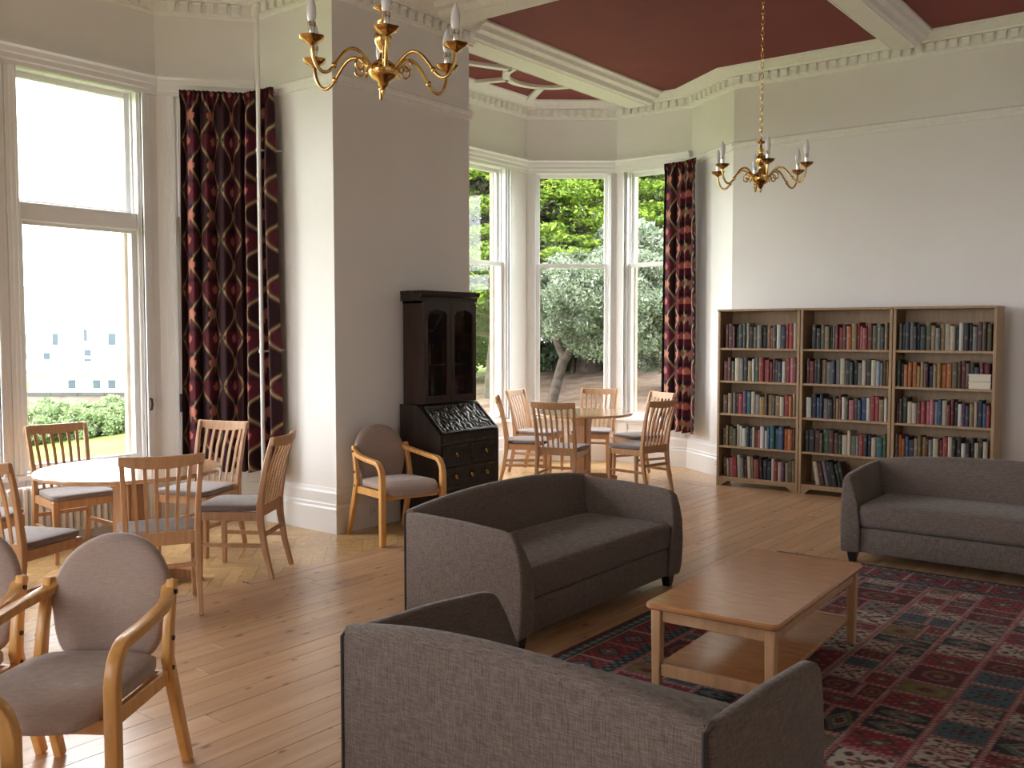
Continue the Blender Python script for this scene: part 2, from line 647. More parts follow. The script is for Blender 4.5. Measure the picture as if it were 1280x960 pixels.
CORN = [(0, 4.14), (.02, 4.14), (.03, 4.152), (.03, 4.165), (.042, 4.168), (.042, 4.248), (.085, 4.252), (.095, 4.268), (.15, 4.278), (.185, 4.298), (.25, 4.305), (.26, 4.33), (0, 4.33)]
corn = struct(sweep_profile(PER, CORN, True).build('trim_1', 'plaster_white', smooth=True, angle=30))
# dentil blocks of the cornice, one mesh shared by all
dm = MB()
dm.box((-0.032, 0.03, 4.172), (0.032, 0.078, 4.243))
dm.box((-0.036, 0.03, 4.226), (0.036, 0.086, 4.247))
dme = dm.mesh('dentil', 0.004)
for i in (1, 2, 3, 4, 5, 6, 7, 8, 9, 10, 11):
    a, b, L, ang = seg(i)
    n = max(1, int((L - 0.10) / 0.1))
    if i == 1:
        n = 44
    d = (b - a).normalized()
    for k in range(n):
        s = L - 0.07 - 0.1 * k if i == 1 else (L - (n - 1) * 0.1) / 2 + 0.1 * k
        link('dentil', dme, 'plaster_white', corn, (a.x + d.x * s, a.y + d.y * s, 0), ang)

# ceiling beams
BEAM = [(-1.0, 4.325), (-1.0, 4.30), (-0.86, 4.285), (-0.80, 4.25), (-0.62, 4.235), (-0.56, 4.195), (-0.46, 4.18), (-0.44, 4.19), (0.44, 4.19), (0.46, 4.18), (0.56, 4.195), (0.62, 4.235), (0.80, 4.25), (0.86, 4.285), (1.0, 4.30), (1.0, 4.325)]


def beam(name, axis, c, hw, a, b):
    o = MB().prism([(c + x * hw, z) for x, z in BEAM], axis, a, b).build(name, 'plaster_white')
    struct(o)
    w = 0.40 * hw
    m = MB()
    if axis == 'y':
        m.box((c - w, a, 4.183), (c + w, b, 4.195))
    else:
        m.box((a, c - w, 4.183), (b, c + w, 4.195))
    m.build('ornament_band', 'beam_ornament', o)
    return o


beam('trim_2', 'y', -2.60, 0.23, -3.95, 9.26)
beam('trim_3', 'x', 6.12, 0.25, -5.40, 1.35)
beam('trim_4', 'x', 2.65, 0.25, -5.40, 1.35)
beam('trim_14', 'x', -0.82, 0.25, -5.40, 1.35)
beam('trim_15', 'y', -5.705, 0.315, -4.45, -1.28)
beam('trim_5', 'y', -5.705, 0.315, 6.58, 9.75)
beam('trim_6', 'y', -5.705, 0.315, 0.2, 5.1)

# fan of plaster ribs on the bay ceilings
def fan(name, cx, cy, xw, y0, y1):
    o = sempty(name)
    m = MB()
    R, w = 0.50, 0.075
    pts = [(math.pi / 2 + math.pi * k / 28) for k in range(29)]
    for q0, q1 in zip(pts[:-1], pts[1:]):
        poly = [(cx + r * math.cos(q), cy + r * math.sin(q)) for q, r in ((q0, R - w / 2), (q0, R + w / 2), (q1, R + w / 2), (q1, R - w / 2))]
        m.prism(poly, 'z', 4.285, 4.322)
    m.build('arc_rib', 'plaster_white', o)
    for dg in (40, -19, -66):
        d = Vector((-math.cos(math.radians(dg)), math.sin(math.radians(dg))))
        far = 2.0
        for lim in ((cx - xw) / max(1e-6, -d.x),):
            far = min(far, lim)
        if d.y > 0.01:
            far = min(far, (y1 - cy) / d.y)
        if d.y < -0.01:
            far = min(far, (y0 - cy) / d.y)
        s = Vector((-d.y, d.x)) * w / 2
        p0, p1 = Vector((cx, cy)) + d * R, Vector((cx, cy)) + d * far
        MB().prism([p0 + s, p0 - s, p1 - s, p1 + s], 'z', 4.285, 4.322).build('ceiling_rib', 'plaster_white', o)


fan('trim_7', -5.95, 8.38, -6.78, 6.88, 9.7)
fan('trim_8', -5.95, 2.7, -6.86, 0.7, 4.7)

# picture rail and window-head mouldings
RAIL = [(0, 3.50), (.018, 3.50), (.018, 3.535), (.03, 3.545), (.036, 3.57), (.02, 3.585), (0, 3.59)]
HEAD = [(0, 3.50), (.03, 3.50), (.03, 3.53), (.045, 3.54), (.045, 3.575), (.06, 3.585), (.065, 3.62), (.085, 3.635), (.085, 3.65), (0, 3.66)]
for k, ids in enumerate(([0, 1, 2, 3], [7, 8, 9, 10], [13, 14, 15, 16], [20, 21, 0])):
    struct(sweep_profile([PER[q] for q in ids], RAIL).build('trim_%d' % (16 + k), 'plaster_white'))
for k, ids in enumerate(([3, 4, 5, 6, 7], [10, 11, 12, 13], [16, 17, 18, 19, 20])):
    struct(sweep_profile([PER[q] for q in ids], HEAD).build('trim_%d' % (9 + k), 'white_gloss'))
SKIRT = [(0, 0), (.032, 0), (.032, .19), (.024, .205), (.024, .225), (.02, .235), (.02, .315), (.012, .33), (.008, .355), (0, .355)]
for nm, ids in (('baseboard_back', [0, 1, 2, 3]), ('baseboard_corner_bay', [3, 4, 5, 6, 7]), ('baseboard_pier', [7, 8, 9, 10]),
                ('baseboard_left_bay', [10, 11, 12, 13]), ('baseboard_near_pier', [13, 14, 15, 16]), ('baseboard_near_bay', [16, 17, 18, 19, 20]), ('baseboard_near', [20, 21, 0])):
    struct(sweep_profile([PER[q] for q in ids], SKIRT).build(nm, 'white_gloss'))


# unseen dark panelling added to cut light bounced off the wall beside the camera
added_dado = sempty('trim_30')
for k in range(13):
    y = -4.2 + .02 + k * 1.052
    if y + 1.03 > 9.46:
        break
    o = MB().box((1.575, y, .36), (1.599, y + 1.04, 1.25)).build('added_dado_panel', 'mahogany', added_dado)
    MB().box((1.565, y + .12, .5), (1.576, y + .92, 1.12)).build('added_panel_field', 'mahogany', o, bevel=.01)
MB().box((1.55, -4.19, 1.25), (1.599, 9.46, 1.30)).build('added_dado_rail', 'mahogany', added_dado, bevel=.01)


# ---------------------------------------------------------------- windows
WCOUNT = [0]


def window(i, c, w, transom):
    a, b, L, ang = seg(i)
    WCOUNT[0] += 1
    root = sempty('window_%d' % WCOUNT[0], (a.x, a.y, 0), ang)
    x0, x1 = c - w / 2, c + w / 2
    m = MB()   # box frame in the wall opening
    for lo, hi in (((x0 - .07, -.2, ZB - .08), (x0 - .045, -.03, ZT + .07)), ((x1 + .045, -.2, ZB - .08), (x1 + .07, -.03, ZT + .07)),
                   ((x0 - .045, -.2, ZT + .045), (x1 + .045, -.03, ZT + .07)), ((x0 - .045, -.2, ZB - .08), (x1 + .045, -.03, ZB - .055))):
        m.box(lo, hi)
    m.box((x0 - .045, -.105, ZB - .055), (x0 - .03, -.09, ZT + .045))
    m.box((x1 + .03, -.105, ZB - .055), (x1 + .045, -.09, ZT + .045))
    m.build('frame', 'white_gloss', root)
    m = MB()   # stone jambs outside
    m.box((x0 - .075, -.25, ZB - .1), (x0 - .02, -.2, ZT + .1))
    m.box((x1 + .02, -.25, ZB - .1), (x1 + .075, -.2, ZT + .1))
    m.box((x0 - .02, -.25, ZT + .03), (x1 + .02, -.2, ZT + .1))
    m.box((x0 - .1, -.30, ZB - .14), (x1 + .1, -.2, ZB - .06))
    m.build('stone_surround', 'stone', root)
    zm = 2.475 if transom else 2.39
    g = 0.10 if transom else 0.032

    def sash(nm, z0, z1, y):
        s = MB()
        s.box((x0 - .045, y - .02, z0 - .05), (x0, y + .02, z1 + .05))
        s.box((x1, y - .02, z0 - .05), (x1 + .045, y + .02, z1 + .05))
        s.box((x0, y - .02, z0 - .05), (x1, y + .02, z0))
        s.box((x0, y - .02, z1), (x1, y + .02, z1 + .05))
        o = s.build(nm, 'white_gloss', root, bevel=.004)
        MB().box((x0 - .005, y - .003, z0 - .005), (x1 + .005, y + .003, z1 + .005)).build('pane', 'window_glass', o)
        return o
    sash('upper_sash', zm + g - .005, ZT, -.15)
    lo = sash('lower_sash', ZB, zm - g + .005, -.08)
    if transom:
        MB().box((x0 - .045, -.19, zm - .07), (x1 + .045, -.04, zm + .07)).build('transom', 'white_gloss', root, bevel=.012, segs=2)
    else:
        MB().box((x0, -.06, ZB - .035), (x0 + .03, -.035, ZB - .02)).build('sash_lift', 'brass', lo)
    # moulded casing on the room side
    cw = min(0.078 if i in (11, 17, 21) else 0.11, x0 - .07 - 0.005, L - x1 - .07 - 0.005)
    s = MB()
    for sgn, xe in ((-1, x0 - .06), (1, x1 + .06)):
        for wd, pr in ((cw, .014), (cw * .62, .024), (cw * .25, .034)):
            q0, q1 = sorted((xe, xe + sgn * wd))
            s.box((q0, 0, ZB - .06), (q1, pr, 3.50))
    s.box((x0 - .06, 0, ZT + .045), (x1 + .06, .02, 3.50))
    s.build('casing', 'white_gloss', root, bevel=.003)
    MB().box((max(0.01, x0 - .14), -.03, ZB - .10), (min(L - .01, x1 + .14), .055, ZB - .062)).build('window_sill', 'white_gloss', root, bevel=.008, segs=2)
    s = MB()   # panelled apron under the sill
    pw0, pw1 = max(.03, x0 - .06), min(L - .03, x1 + .06)
    s.box((pw0, 0, .355), (pw0 + .06, .016, ZB - .10))
    s.box((pw1 - .06, 0, .355), (pw1, .016, ZB - .10))
    s.box((pw0 + .06, 0, .355), (pw1 - .06, .016, .39))
    s.box((pw0 + .06, 0, ZB - .14), (pw1 - .06, .016, ZB - .10))
    s.build('apron_panel', 'white_gloss', root, bevel=.004)
    # light portal: only tells the renderer where daylight comes in
    ld = bpy.data.lights.new('daylight_portal', 'AREA')
    ld.shape = 'RECTANGLE'
    ld.size, ld.size_y = w + .1, ZT - ZB + .1
    ld.cycles.is_portal = True
    lo_ = bpy.data.objects.new('daylight_portal', ld)
    COL.objects.link(lo_)
    lo_.parent = root
    lo_.location = (c, -.21, (ZB + ZT) / 2)
    lo_.rotation_euler = (PI / 2, 0, 0)
    return root


wins = {}
for i in (11, 10, 3, 4, 5, 6, 12, 16, 17, 18, 21):
    for k, (c, w) in enumerate(WIN[i]):
        wins[(i, k)] = window(i, c, w, 10 <= i)


def shutter_pull(root, x, z):
    m = MB()
    m.box((x - .017, .012, z - .075), (x + .017, .022, z + .075))
    m.tube([(x, .016, z - .05), (x, .045, z - .04), (x, .055, z), (x, .045, z + .04), (x, .016, z + .05)], .009, 6)
    m.build('shutter_pull', 'iron', root, smooth=True)


shutter_pull(wins[(11, 0)], 0.12, 1.0)
shutter_pull(wins[(10, 0)], 0.62, 1.0)

# ---------------------------------------------------------------- floor
floor = struct(MB().box((-7.5, -5.1, -0.12), (1.9, 10.4, -0.022)).build('floor', 'subfloor'))
XP, YBK = -4.93, 8.93
random.seed(11)
BW = 0.128
x = XP
while x < 1.6:
    y = -4.2 - random.random() * 1.5
    x1 = min(x + BW, 1.6)
    while y < YBK:
        l = random.uniform(2.6, 4.4)
        y0, y1 = max(y, -4.2), min(y + l, YBK)
        if YBK - y1 < 0.5:
            y1 = YBK
        if y1 - y0 > 0.05:
            m = MB().box((0.0009, 0.0009, -.021), (x1 - x - .0009, y1 - y0 - .0009, random.uniform(-0.0006, 0)))
            m.build('floorboard', 'pine_floor', floor, bevel=.0009, loc=(x, y0, 0))
        y = y1 if y1 == YBK else y + l
    x = x1
# border strip along the boards, then boards across the foot of the back wall
for k in range(5):
    MB().box((0, 0, -.021), (.098, 2.61, 0)).build('border_strip', 'pine_floor', floor, bevel=.0012, loc=(XP - .1, -4.2 + k * 2.632, 0))
for k in range(5):
    for q in range(2):
        MB().box((0, 0, -.021), (.098, 1.30, 0)).build('border_strip', 'pine_floor', floor, bevel=.0012,
                                                       loc=(XP + .002 + 1.302 * (k + 1), YBK + .002 + q * .1, 0), rz=PI / 2)
MB().box((XP, YBK + .205, -.021), (1.6, 9.5, -.001)).box((XP - .1, 9.5, -.021), (-4.4, 10.0, -.001)).box((XP - .1, 8.958, -.021), (XP, 9.5, -.001)).build('border_field', 'parquet_oak', floor)

# herringbone parquet along the window side and in the bays
def inside(x, y, grow=0.2):
    if x > XP + .12:
        return False
    if x > -5.85:
        return -4.9 < y < 10.2
    for poly in ([(-5.65, 5.03), (-6.6, 5.03), (-7.1, 4.43), (-7.1, .87), (-6.6, .27), (-5.65, .27)],
                 [(-4.4, 9.5), (-5.15, 10.0), (-6.15, 10.0), (-7.0, 9.32), (-7.0, 7.35), (-6.2, 6.65), (-5.65, 6.65)],
                 [(-5.65, -1.35), (-6.2, -1.35), (-7.0, -2.05), (-7.0, -4.02), (-6.15, -4.7), (-5.15, -4.7), (-4.4, -4.2)]):
        ok = True
        for p, q in zip(poly[:-1], poly[1:]):
            d = Vector((q[0] - p[0], q[1] - p[1])).normalized()
            if (-d.y) * (x - p[0]) + d.x * (y - p[1]) < -grow:
                ok = False
        if ok:
            return True
    return False


def clip_x(poly, xm):
    out = []
    for p, q in zip(poly, poly[1:] + poly[:1]):
        pi, qi = p[0] <= xm, q[0] <= xm
        if pi:
            out.append(p)
        if pi != qi:
            t = (xm - p[0]) / (q[0] - p[0])
            out.append((xm, p[1] + t * (q[1] - p[1])))
    return out


blocks = []
bw, bl = 0.085, 0.34
r2 = math.sqrt(0.5)
for u in range(-80, 70):
    for v in range(-60, 60):
        for kind in (0, 1):
            # herringbone cells in a frame turned 45 degrees
            k = u
            bx, by = (k * bw + v * bl * 1.0, k * bw - v * bl * 1.0) if False else (u * bw + v * bl, u * bw - v * bl)
            if kind == 0:
                rect = [(bx, by), (bx + bl, by), (bx + bl, by + bw), (bx, by + bw)]
            else:
                rect = [(bx + bl, by), (bx + bl + bw, by), (bx + bl + bw, by + bl), (bx + bl, by + bl)]
                rect = [(px - bw * 0, py + bw - bl) for px, py in rect]
                rect = [(px, py + 0) for px, py in rect]
            cx = sum(p[0] for p in rect) / 4
            cy = sum(p[1] for p in rect) / 4
            g = 0.0010
            sx = [(p[0] + (g if p[0] < cx else -g), p[1] + (g if p[1] < cy else -g)) for p in rect]
            w_ = [((p[0] - p[1]) * r2 - 6.0, (p[0] + p[1]) * r2 + 4.0) for p in sx]
            wc = ((cx - cy) * r2 - 6.0, (cx + cy) * r2 + 4.0)
            if not inside(wc[0], wc[1]):
                continue
            pl = clip_x(w_, XP - .102)
            if len(pl) >= 3 and max(q[0] for q in pl) - min(q[0] for q in pl) > .01:
                blocks.append((wc, pl, kind))


def in_frame(p):
    f = (-math.sin(YAW), math.cos(YAW))
    d = p[0] * f[0] + p[1] * f[1]
    r = p[0] * math.cos(YAW) + p[1] * math.sin(YAW)
    if d < 0.5:
        return None
    px, py = 640 + FPX * r / d, 413 + FPX * CAMH / d
    return d if -20 < px < 1300 and py < 980 else None


vis = sorted([b for b in blocks if in_frame(b[0])], key=lambda b: in_frame(b[0]))
near_, rest = vis[:290], vis[290:] + [b for b in blocks if not in_frame(b[0])]
random.seed(4)
for wc, pl, kind in near_:
    ca, sa = math.cos(-PI / 4 if kind == 0 else PI / 4), 0
    ang = PI / 4 if kind == 0 else PI * 3 / 4
    # local x runs along the block's grain so the wood figure follows it
    loc = [((p[0] - wc[0]) * math.cos(ang) + (p[1] - wc[1]) * math.sin(ang), -(p[0] - wc[0]) * math.sin(ang) + (p[1] - wc[1]) * math.cos(ang)) for p in pl]
    MB().prism(loc, 'z', -.021, random.uniform(-.001, 0)).build('parquet_block', 'parquet_oak', floor, loc=(wc[0], wc[1], 0), rz=ang)
mb = MB()
for wc, pl, kind in rest:
    mb.prism(pl, 'z', -.021, random.uniform(-.001, 0))
if rest:
    o = mb.build('parquet_field', 'parquet_oak', floor)
    o['kind'] = 'stuff'

# ================================================================ SOFAS
def rrect_ring(x0, x1, z0, z1, r, y, n=4):
    pts = []
    for cx, cz, a0 in ((x1 - r, z1 - r, 0), (x0 + r, z1 - r, PI / 2), (x0 + r, z0 + r, PI), (x1 - r, z0 + r, 1.5 * PI)):
        for k in range(n + 1):
            a = a0 + PI / 2 * k / n
            pts.append((cx + r * math.cos(a), y, cz + r * math.sin(a)))
    return pts


def cushion(lo, hi, r, crown=0.0, nx=12, ny=8):
    """box with rounded edges and a softly domed top"""
    m = MB()
    x0, y0, z0 = lo
    x1, y1, z1 = hi
    rings = []
    for t in [0, .25, .6, 1]:
        k = math.sin(t * PI / 2)
        y = y0 + r * (1 - math.cos(t * PI / 2))
        ins = r * (1 - k)
        rings.append((y, ins))
    full = rings + [(y0 + r + (y1 - y0 - 2 * r) * q / ny, 0) for q in range(1, ny)] + [(y0 + y1 - y, i) for y, i in reversed(rings)]
    out = []
    for y, ins in full:
        a0, a1, b0, b1 = x0 + ins, x1 - ins, z0 + ins, z1 - ins
        ring = []
        v = (y - y0) / (y1 - y0)
        n = 4
        rr = r
        cn = [(a1 - rr, b1 - rr, 0), (a0 + rr, b1 - rr, PI / 2), (a0 + rr, b0 + rr, PI), (a1 - rr, b0 + rr, 1.5 * PI)]
        for ci, (cx, cz, s0) in enumerate(cn):
            for k in range(n + 1):
                a = s0 + PI / 2 * k / n
                ring.append([cx + rr * math.cos(a), y, cz + rr * math.sin(a)])
            if ci in (0, 2):   # extra points along the top and bottom
                nx0, nx1 = cx, cn[ci + 1][0]
                for q in range(1, nx):
                    ring.append([nx0 + (nx1 - nx0) * q / nx, y, cz + (rr if ci == 0 else -rr)])
        for p in ring:
            if p[2] > (z0 + z1) / 2:
                u = (p[0] - x0) / (x1 - x0)
                p[2] += crown * max(0, 4 * u * (1 - u)) ** .6 * max(0, 4 * v * (1 - v)) ** .6
        out.append([tuple(p) for p in ring])
    m.loft(out)
    return m


def make_sofa(name, L, D, label, loc, rz, group, hb=0.64, crown=0.06):
    t = thing(name, label, 'sofa', loc, rz, group)
    W = L / 2
    ta = 0.115
    # back: section lofted along its length, top edge arched
    m = MB()
    rings = []
    n = 16
    for k in range(n + 1):
        x = -W + .012 + (2 * W - .024) * k / n
        u = abs(x) / W
        zt = hb + crown * (1 - u ** 2.2)
        y = -D / 2
        sec = [(y + .004, .07), (y, .2), (y, zt - .04), (y + .006, zt - .016), (y + .022, zt - .002), (y + .045, zt - .002), (y + .07, zt - .016), (y + .088, zt - .05), (y + .165, .40), (y + .18, .07)]
        rings.append([(x, a, b) for a, b in sec])
    m.loft(rings)
    bk = m.build('backrest', 'sofa_fabric', t, smooth=True, angle=50)
    for sx in (-1, 1):   # piping down the outer back edges
        MB().tube([(sx * (W - .012), -D / 2 - .001, .08), (sx * (W - .012), -D / 2 - .001, hb - .03), (sx * (W - .02), -D / 2 + .02, hb - .006)], .006, 6).build('piping', 'seam_dark', bk, smooth=True)
    # arms: side outline with a bowed front, extruded and rounded
    y0, y1 = -D / 2 + .014, D / 2
    out = [(y0, .07), (y0, .25), (y0, .42), (y0, hb - .02), (y0 + .06, hb - .012), (0, hb - .018), (y1 - .14, hb - .036), (y1 - .075, hb - .048), (y1 - .045, hb - .07), (y1 - .022, hb - .14), (y1 - .006, .42), (y1, .30), (y1 - .002, .24), (y1 - .008, .14), (y1 - .022, .07)]
    for sx in (-1, 1):
        inner = [(sx * (W - .042 - .088 * min(1, max(0, (hb - .03 - q[1]) / (hb - .41)))), q[0] - (.012 if q[0] > y1 - .06 else 0), q[1]) for q in out]
        m = MB().loft([[(sx * W, *q) for q in out], inner])
        m.build('arm', 'sofa_fabric', t, bevel=.014, segs=3, smooth=True, angle=60)
    # base rail and seat
    MB().box((-W + ta - .004, -D / 2 + .15, .075), (W - ta + .004, D / 2 - .045, .245)).build('base', 'sofa_fabric', t, bevel=.012, segs=2, smooth=True)
    cushion((-W + ta - .004, -D / 2 + .12, .25), (W - ta + .004, D / 2 - .025, .405), .035, .022).build('seat_cushion', 'sofa_fabric', t, smooth=True, angle=80)
    for sx in (-1, 1):
        for sy in (-1, 1):
            c = (sx * (W - .07), sy * (D / 2 - .075))
            m = MB()
            m.loft([[(c[0] + a * .022, c[1] + b * .022, 0) for a, b in ((-1, -1), (1, -1), (1, 1), (-1, 1))],
                    [(c[0] + a * .033, c[1] + b * .033, .075) for a, b in ((-1, -1), (1, -1), (1, 1), (-1, 1))]])
            m.build('foot', 'black_foot', t, bevel=.003)
    return t


SG = 'grey-brown woven sofas around the coffee table'
make_sofa('sofa', 1.68, .80, 'grey-brown two-seat sofa facing the coffee table, standing nearest the dark writing cabinet', (-3.17, 4.49, 0), face_to(1, 0), SG)
make_sofa('sofa', 1.28, .81, 'grey-brown sofa in the foreground seen from behind, its back toward the viewer', (-1.625, 2.43, 0), face_to(-.005, 1), SG, hb=.66)
make_sofa('sofa', 1.68, .80, 'grey-brown sofa in front of the bookcases, cut off by the right edge', (-1.365, 6.94, 0), face_to(0, -1), SG)

# ================================================================ COFFEE TABLE
ct = thing('coffee_table', 'low rectangular beech coffee table with a lower shelf on the patterned rug', 'table', (-1.78, 4.22, 0.012), math.radians(2.7))
hx, hy, ht = .30, .635, .408
m = MB()
rings = []
for ins, zz in ((.006, ht - .026), (0, ht - .018), (0, ht - .008), (.008, ht)):
    ring = []
    r = .04
    for cx, cy, a0 in ((hx - r, hy - r, 0), (-hx + r, hy - r, PI / 2), (-hx + r, -hy + r, PI), (hx - r, -hy + r, 1.5 * PI)):
        for k in range(6):
            a = a0 + PI / 2 * k / 5
            ring.append((cx + (r - ins) * math.cos(a), cy + (r - ins) * math.sin(a), zz))
    rings.append(ring)
m.loft(rings).build('table_top', 'beech_table', ct, smooth=True)
for sx in (-1, 1):
    for sy in (-1, 1):
        cx, cy = sx * (hx - .045), sy * (hy - .055)
        MB().loft([[(cx + a * .019, cy + b * .019, 0) for a, b in ((-1, -1), (1, -1), (1, 1), (-1, 1))],
                   [(cx + a * .024, cy + b * .024, ht - .026) for a, b in ((-1, -1), (1, -1), (1, 1), (-1, 1))]]).build('leg', 'beech_light', ct, bevel=.006, segs=2)
for sx in (-1, 1):
    MB().box((sx * (hx - .045) - .011, -hy + .08, ht - .085), (sx * (hx - .045) + .011, hy - .08, ht - .026)).build('apron', 'beech_light', ct, bevel=.002)
for sy in (-1, 1):
    MB().box((-hx + .07, sy * (hy - .055) - .011, ht - .085), (hx - .07, sy * (hy - .055) + .011, ht - .026)).build('apron', 'beech_light', ct, bevel=.002)
sh = MB().box((-hx + .05, -hy + .05, .115), (hx - .05, hy - .05, .133)).build('shelf', 'beech_table', ct, bevel=.002)
for sy in (-1, 1):
    MB().box((-hx + .07, sy * (hy - .05) - .012, .085), (hx - .07, sy * (hy - .05) + .012, .136)).build('shelf_rail', 'beech_light', sh, bevel=.002)

# ================================================================ RUG
RX0, RX1, RY0, RY1 = -2.66, 0.35, 2.88, 6.56
res = 0.009
nx, ny = int((RX1 - RX0) / res), int((RY1 - RY0) / res)
gx, gy = np.meshgrid(np.linspace(0, RX1 - RX0, nx + 1), np.linspace(0, RY1 - RY0, ny + 1), indexing='ij')
rng = np.random.default_rng(5)
W_, L_ = RX1 - RX0, RY1 - RY0


def c3(*c):
    return np.array(c, dtype=float)


CREAM, RED, BURG, NAVY, TEAL, OLIVE, GOLD, PINK, DARK, GREY = (c3(.42, .36, .30), c3(.20, .016, .025), c3(.10, .012, .018), c3(.016, .019, .032), c3(.055, .095, .125),
                                                              c3(.12, .10, .05), c3(.22, .14, .04), c3(.30, .105, .115), c3(.02, .018, .016), c3(.19, .18, .17))
col = np.zeros(gx.shape + (3,)) + BURG
e = np.minimum(np.minimum(gx, W_ - gx), np.minimum(gy, L_ - gy))     # distance to the rug's edge
along = np.where(np.minimum(gx, W_ - gx) < np.minimum(gy, L_ - gy), gy, gx)


def put(mask, c, a=1.0):
    col[mask] = col[mask] * (1 - a) + c * a


def motif(u, v, per, ph=0.0):
    return np.cos(2 * PI * u / per + ph) * np.cos(2 * PI * v / per)


put(e < .03, BURG)
b1 = (e > .03) & (e < .095)
put(b1, DARK)
put(b1 & (np.abs(e - .062) < .024) & (motif(along, e - .062, .062) > .1), TEAL * 1.6)
put(b1 & (np.abs(e - .062) < .014) & (motif(along, e - .062, .062, PI) > .35), CREAM * .8)
put((e > .095) & (e < .102), CREAM * .8)
b2 = (e > .102) & (e < .29)
put(b2, RED)
seg_ = (along % .24) - .12
dm_ = np.abs(seg_) + np.abs(e - .196)
put(b2 & (dm_ < .075), DARK)
put(b2 & (dm_ < .055), TEAL * 1.5)
put(b2 & (dm_ < .032), RED * 1.2)
put(b2 & (dm_ < .014), CREAM)
put(b2 & (dm_ > .085) & (motif(along, e, .05) > .55), PINK)
put(b2 & (np.abs(np.abs(seg_) - .12) < .006), CREAM * .8)
put((e > .29) & (e < .297), CREAM * .8)
b3 = (e > .297) & (e < .36)
put(b3, DARK)
put(b3 & (motif(along, e - .328, .058) > .15), TEAL * 1.6)
put((e > .36) & (e < .372), PINK)
# patchwork field
field = e > .372
put(field, PINK)
put(field & (motif(gx, gy, .028) > .35), CREAM)
put(field & (motif(gx + .007, gy, .028) < -.5), RED)
rects = []


def split(x0, y0, x1, y1):
    w, h = x1 - x0, y1 - y0
    if w > .40 or (w > .27 and rng.random() < .55 and w >= h):
        f = rng.uniform(.36, .64)
        split(x0, y0, x0 + w * f, y1)
        split(x0 + w * f, y0, x1, y1)
    elif h > .40 or (h > .23 and rng.random() < .75):
        f = rng.uniform(.36, .64)
        split(x0, y0, x1, y0 + h * f)
        split(x0, y0 + h * f, x1, y1)
    else:
        rects.append((x0, y0, x1, y1))


split(.372, .372, W_ - .372, L_ - .372)
kinds = ['cream', 'red', 'navy', 'teal', 'olive', 'burg', 'grey']
for x0, y0, x1, y1 in rects:
    g = .015
    msk = (gx > x0 + g) & (gx < x1 - g) & (gy > y0 + g) & (gy < y1 - g)
    if not msk.any():
        continue
    cx, cy, w, h = (x0 + x1) / 2, (y0 + y1) / 2, x1 - x0, y1 - y0
    u, v = (gx - cx) / (w / 2), (gy - cy) / (h / 2)
    k = kinds[rng.choice(7, p=[.20, .22, .14, .13, .10, .13, .08])]
    rim = np.maximum(np.abs(u), np.abs(v))
    dm2 = np.abs(u) + np.abs(v)
    rr_ = np.sqrt(u * u + v * v)
    th = np.arctan2(v, u)
    base = {'cream': CREAM, 'red': RED, 'navy': NAVY, 'teal': TEAL, 'olive': OLIVE, 'burg': BURG, 'grey': GREY}[k]
    put(msk, base)
    sub = lambda cond: msk & cond
    if k in ('cream', 'grey'):
        put(sub(motif(u, v, .95) > .45), BURG)
        put(sub(motif(u + .48, v, .8) < -.55), DARK * 2.2)
        put(sub((rr_ < .42) & (np.cos(6 * th) > .1)), RED)
        put(sub(rr_ < .16), OLIVE)
        put(sub((rim > .86) & (rim < .92)), DARK)
    elif k == 'red':
        put(sub((np.abs(np.sin(2.2 * PI * u) * .45 - v) < .13)), DARK * 1.6)
        put(sub(motif(u, v, .5) > .7), PINK)
        put(sub((dm2 < .36)), OLIVE * .8)
        put(sub(dm2 < .16), CREAM * .8)
    elif k == 'navy':
        put(sub(dm2 < .82), OLIVE * 1.3)
        put(sub(dm2 < .66), TEAL * .8)
        put(sub(dm2 < .48), CREAM * .55)
        put(sub(dm2 < .3), NAVY)
        put(sub(rr_ < .13), RED)
        put(sub((dm2 > 1.2) & (motif(u, v, .35) > .6)), GREY)
    elif k == 'teal':
        put(sub(motif(u, v, .62) > .4), GREY * .7)
        put(sub(motif(u + .3, v, .62) < -.6), DARK)
        put(sub((rr_ < .34) & (np.cos(4 * th) > 0)), BURG)
    elif k == 'olive':
        put(sub(np.abs(rr_ - .6) < .14), GOLD)
        put(sub(rr_ < .3), BURG)
        put(sub(motif(u, v, .4) > .75), GOLD)
    else:
        put(sub(motif(u, v, .7) > .5), DARK * 1.4)
        put(sub(np.abs(rr_ - .5) < .08), PINK * .7)
        put(sub(rr_ < .2), GOLD * .8)
col *= .8 * (0.86 + .28 * rng.random(gx.shape))[..., None]
zz = 0.010 + 0.002 * rng.random(gx.shape)
zz[0, :] = zz[-1, :] = zz[:, 0] = zz[:, -1] = 0.0005
co = np.stack([gx + RX0, gy + RY0, zz], -1).reshape(-1, 3)
idx = np.arange((nx + 1) * (ny + 1)).reshape(nx + 1, ny + 1)
quads = np.stack([idx[:-1, :-1], idx[1:, :-1], idx[1:, 1:], idx[:-1, 1:]], -1).reshape(-1, 4)


def np_mesh(name, co, quads, col=None):
    me = bpy.data.meshes.new(name)
    me.vertices.add(len(co))
    me.vertices.foreach_set('co', co.astype(np.float32).ravel())
    k = quads.shape[1]
    me.loops.add(quads.size)
    me.loops.foreach_set('vertex_index', quads.astype(np.int32).ravel())
    me.polygons.add(len(quads))
    me.polygons.foreach_set('loop_start', np.arange(0, quads.size, k, dtype=np.int32))
    me.update(calc_edges=True)
    if col is not None:
        a = me.color_attributes.new('Col', 'FLOAT_COLOR', 'POINT')
        c4 = np.ones((len(co), 4), np.float32)
        c4[:, :3] = col.reshape(-1, 3)
        a.data.foreach_set('color', c4.ravel())
    me.validate()
    return me


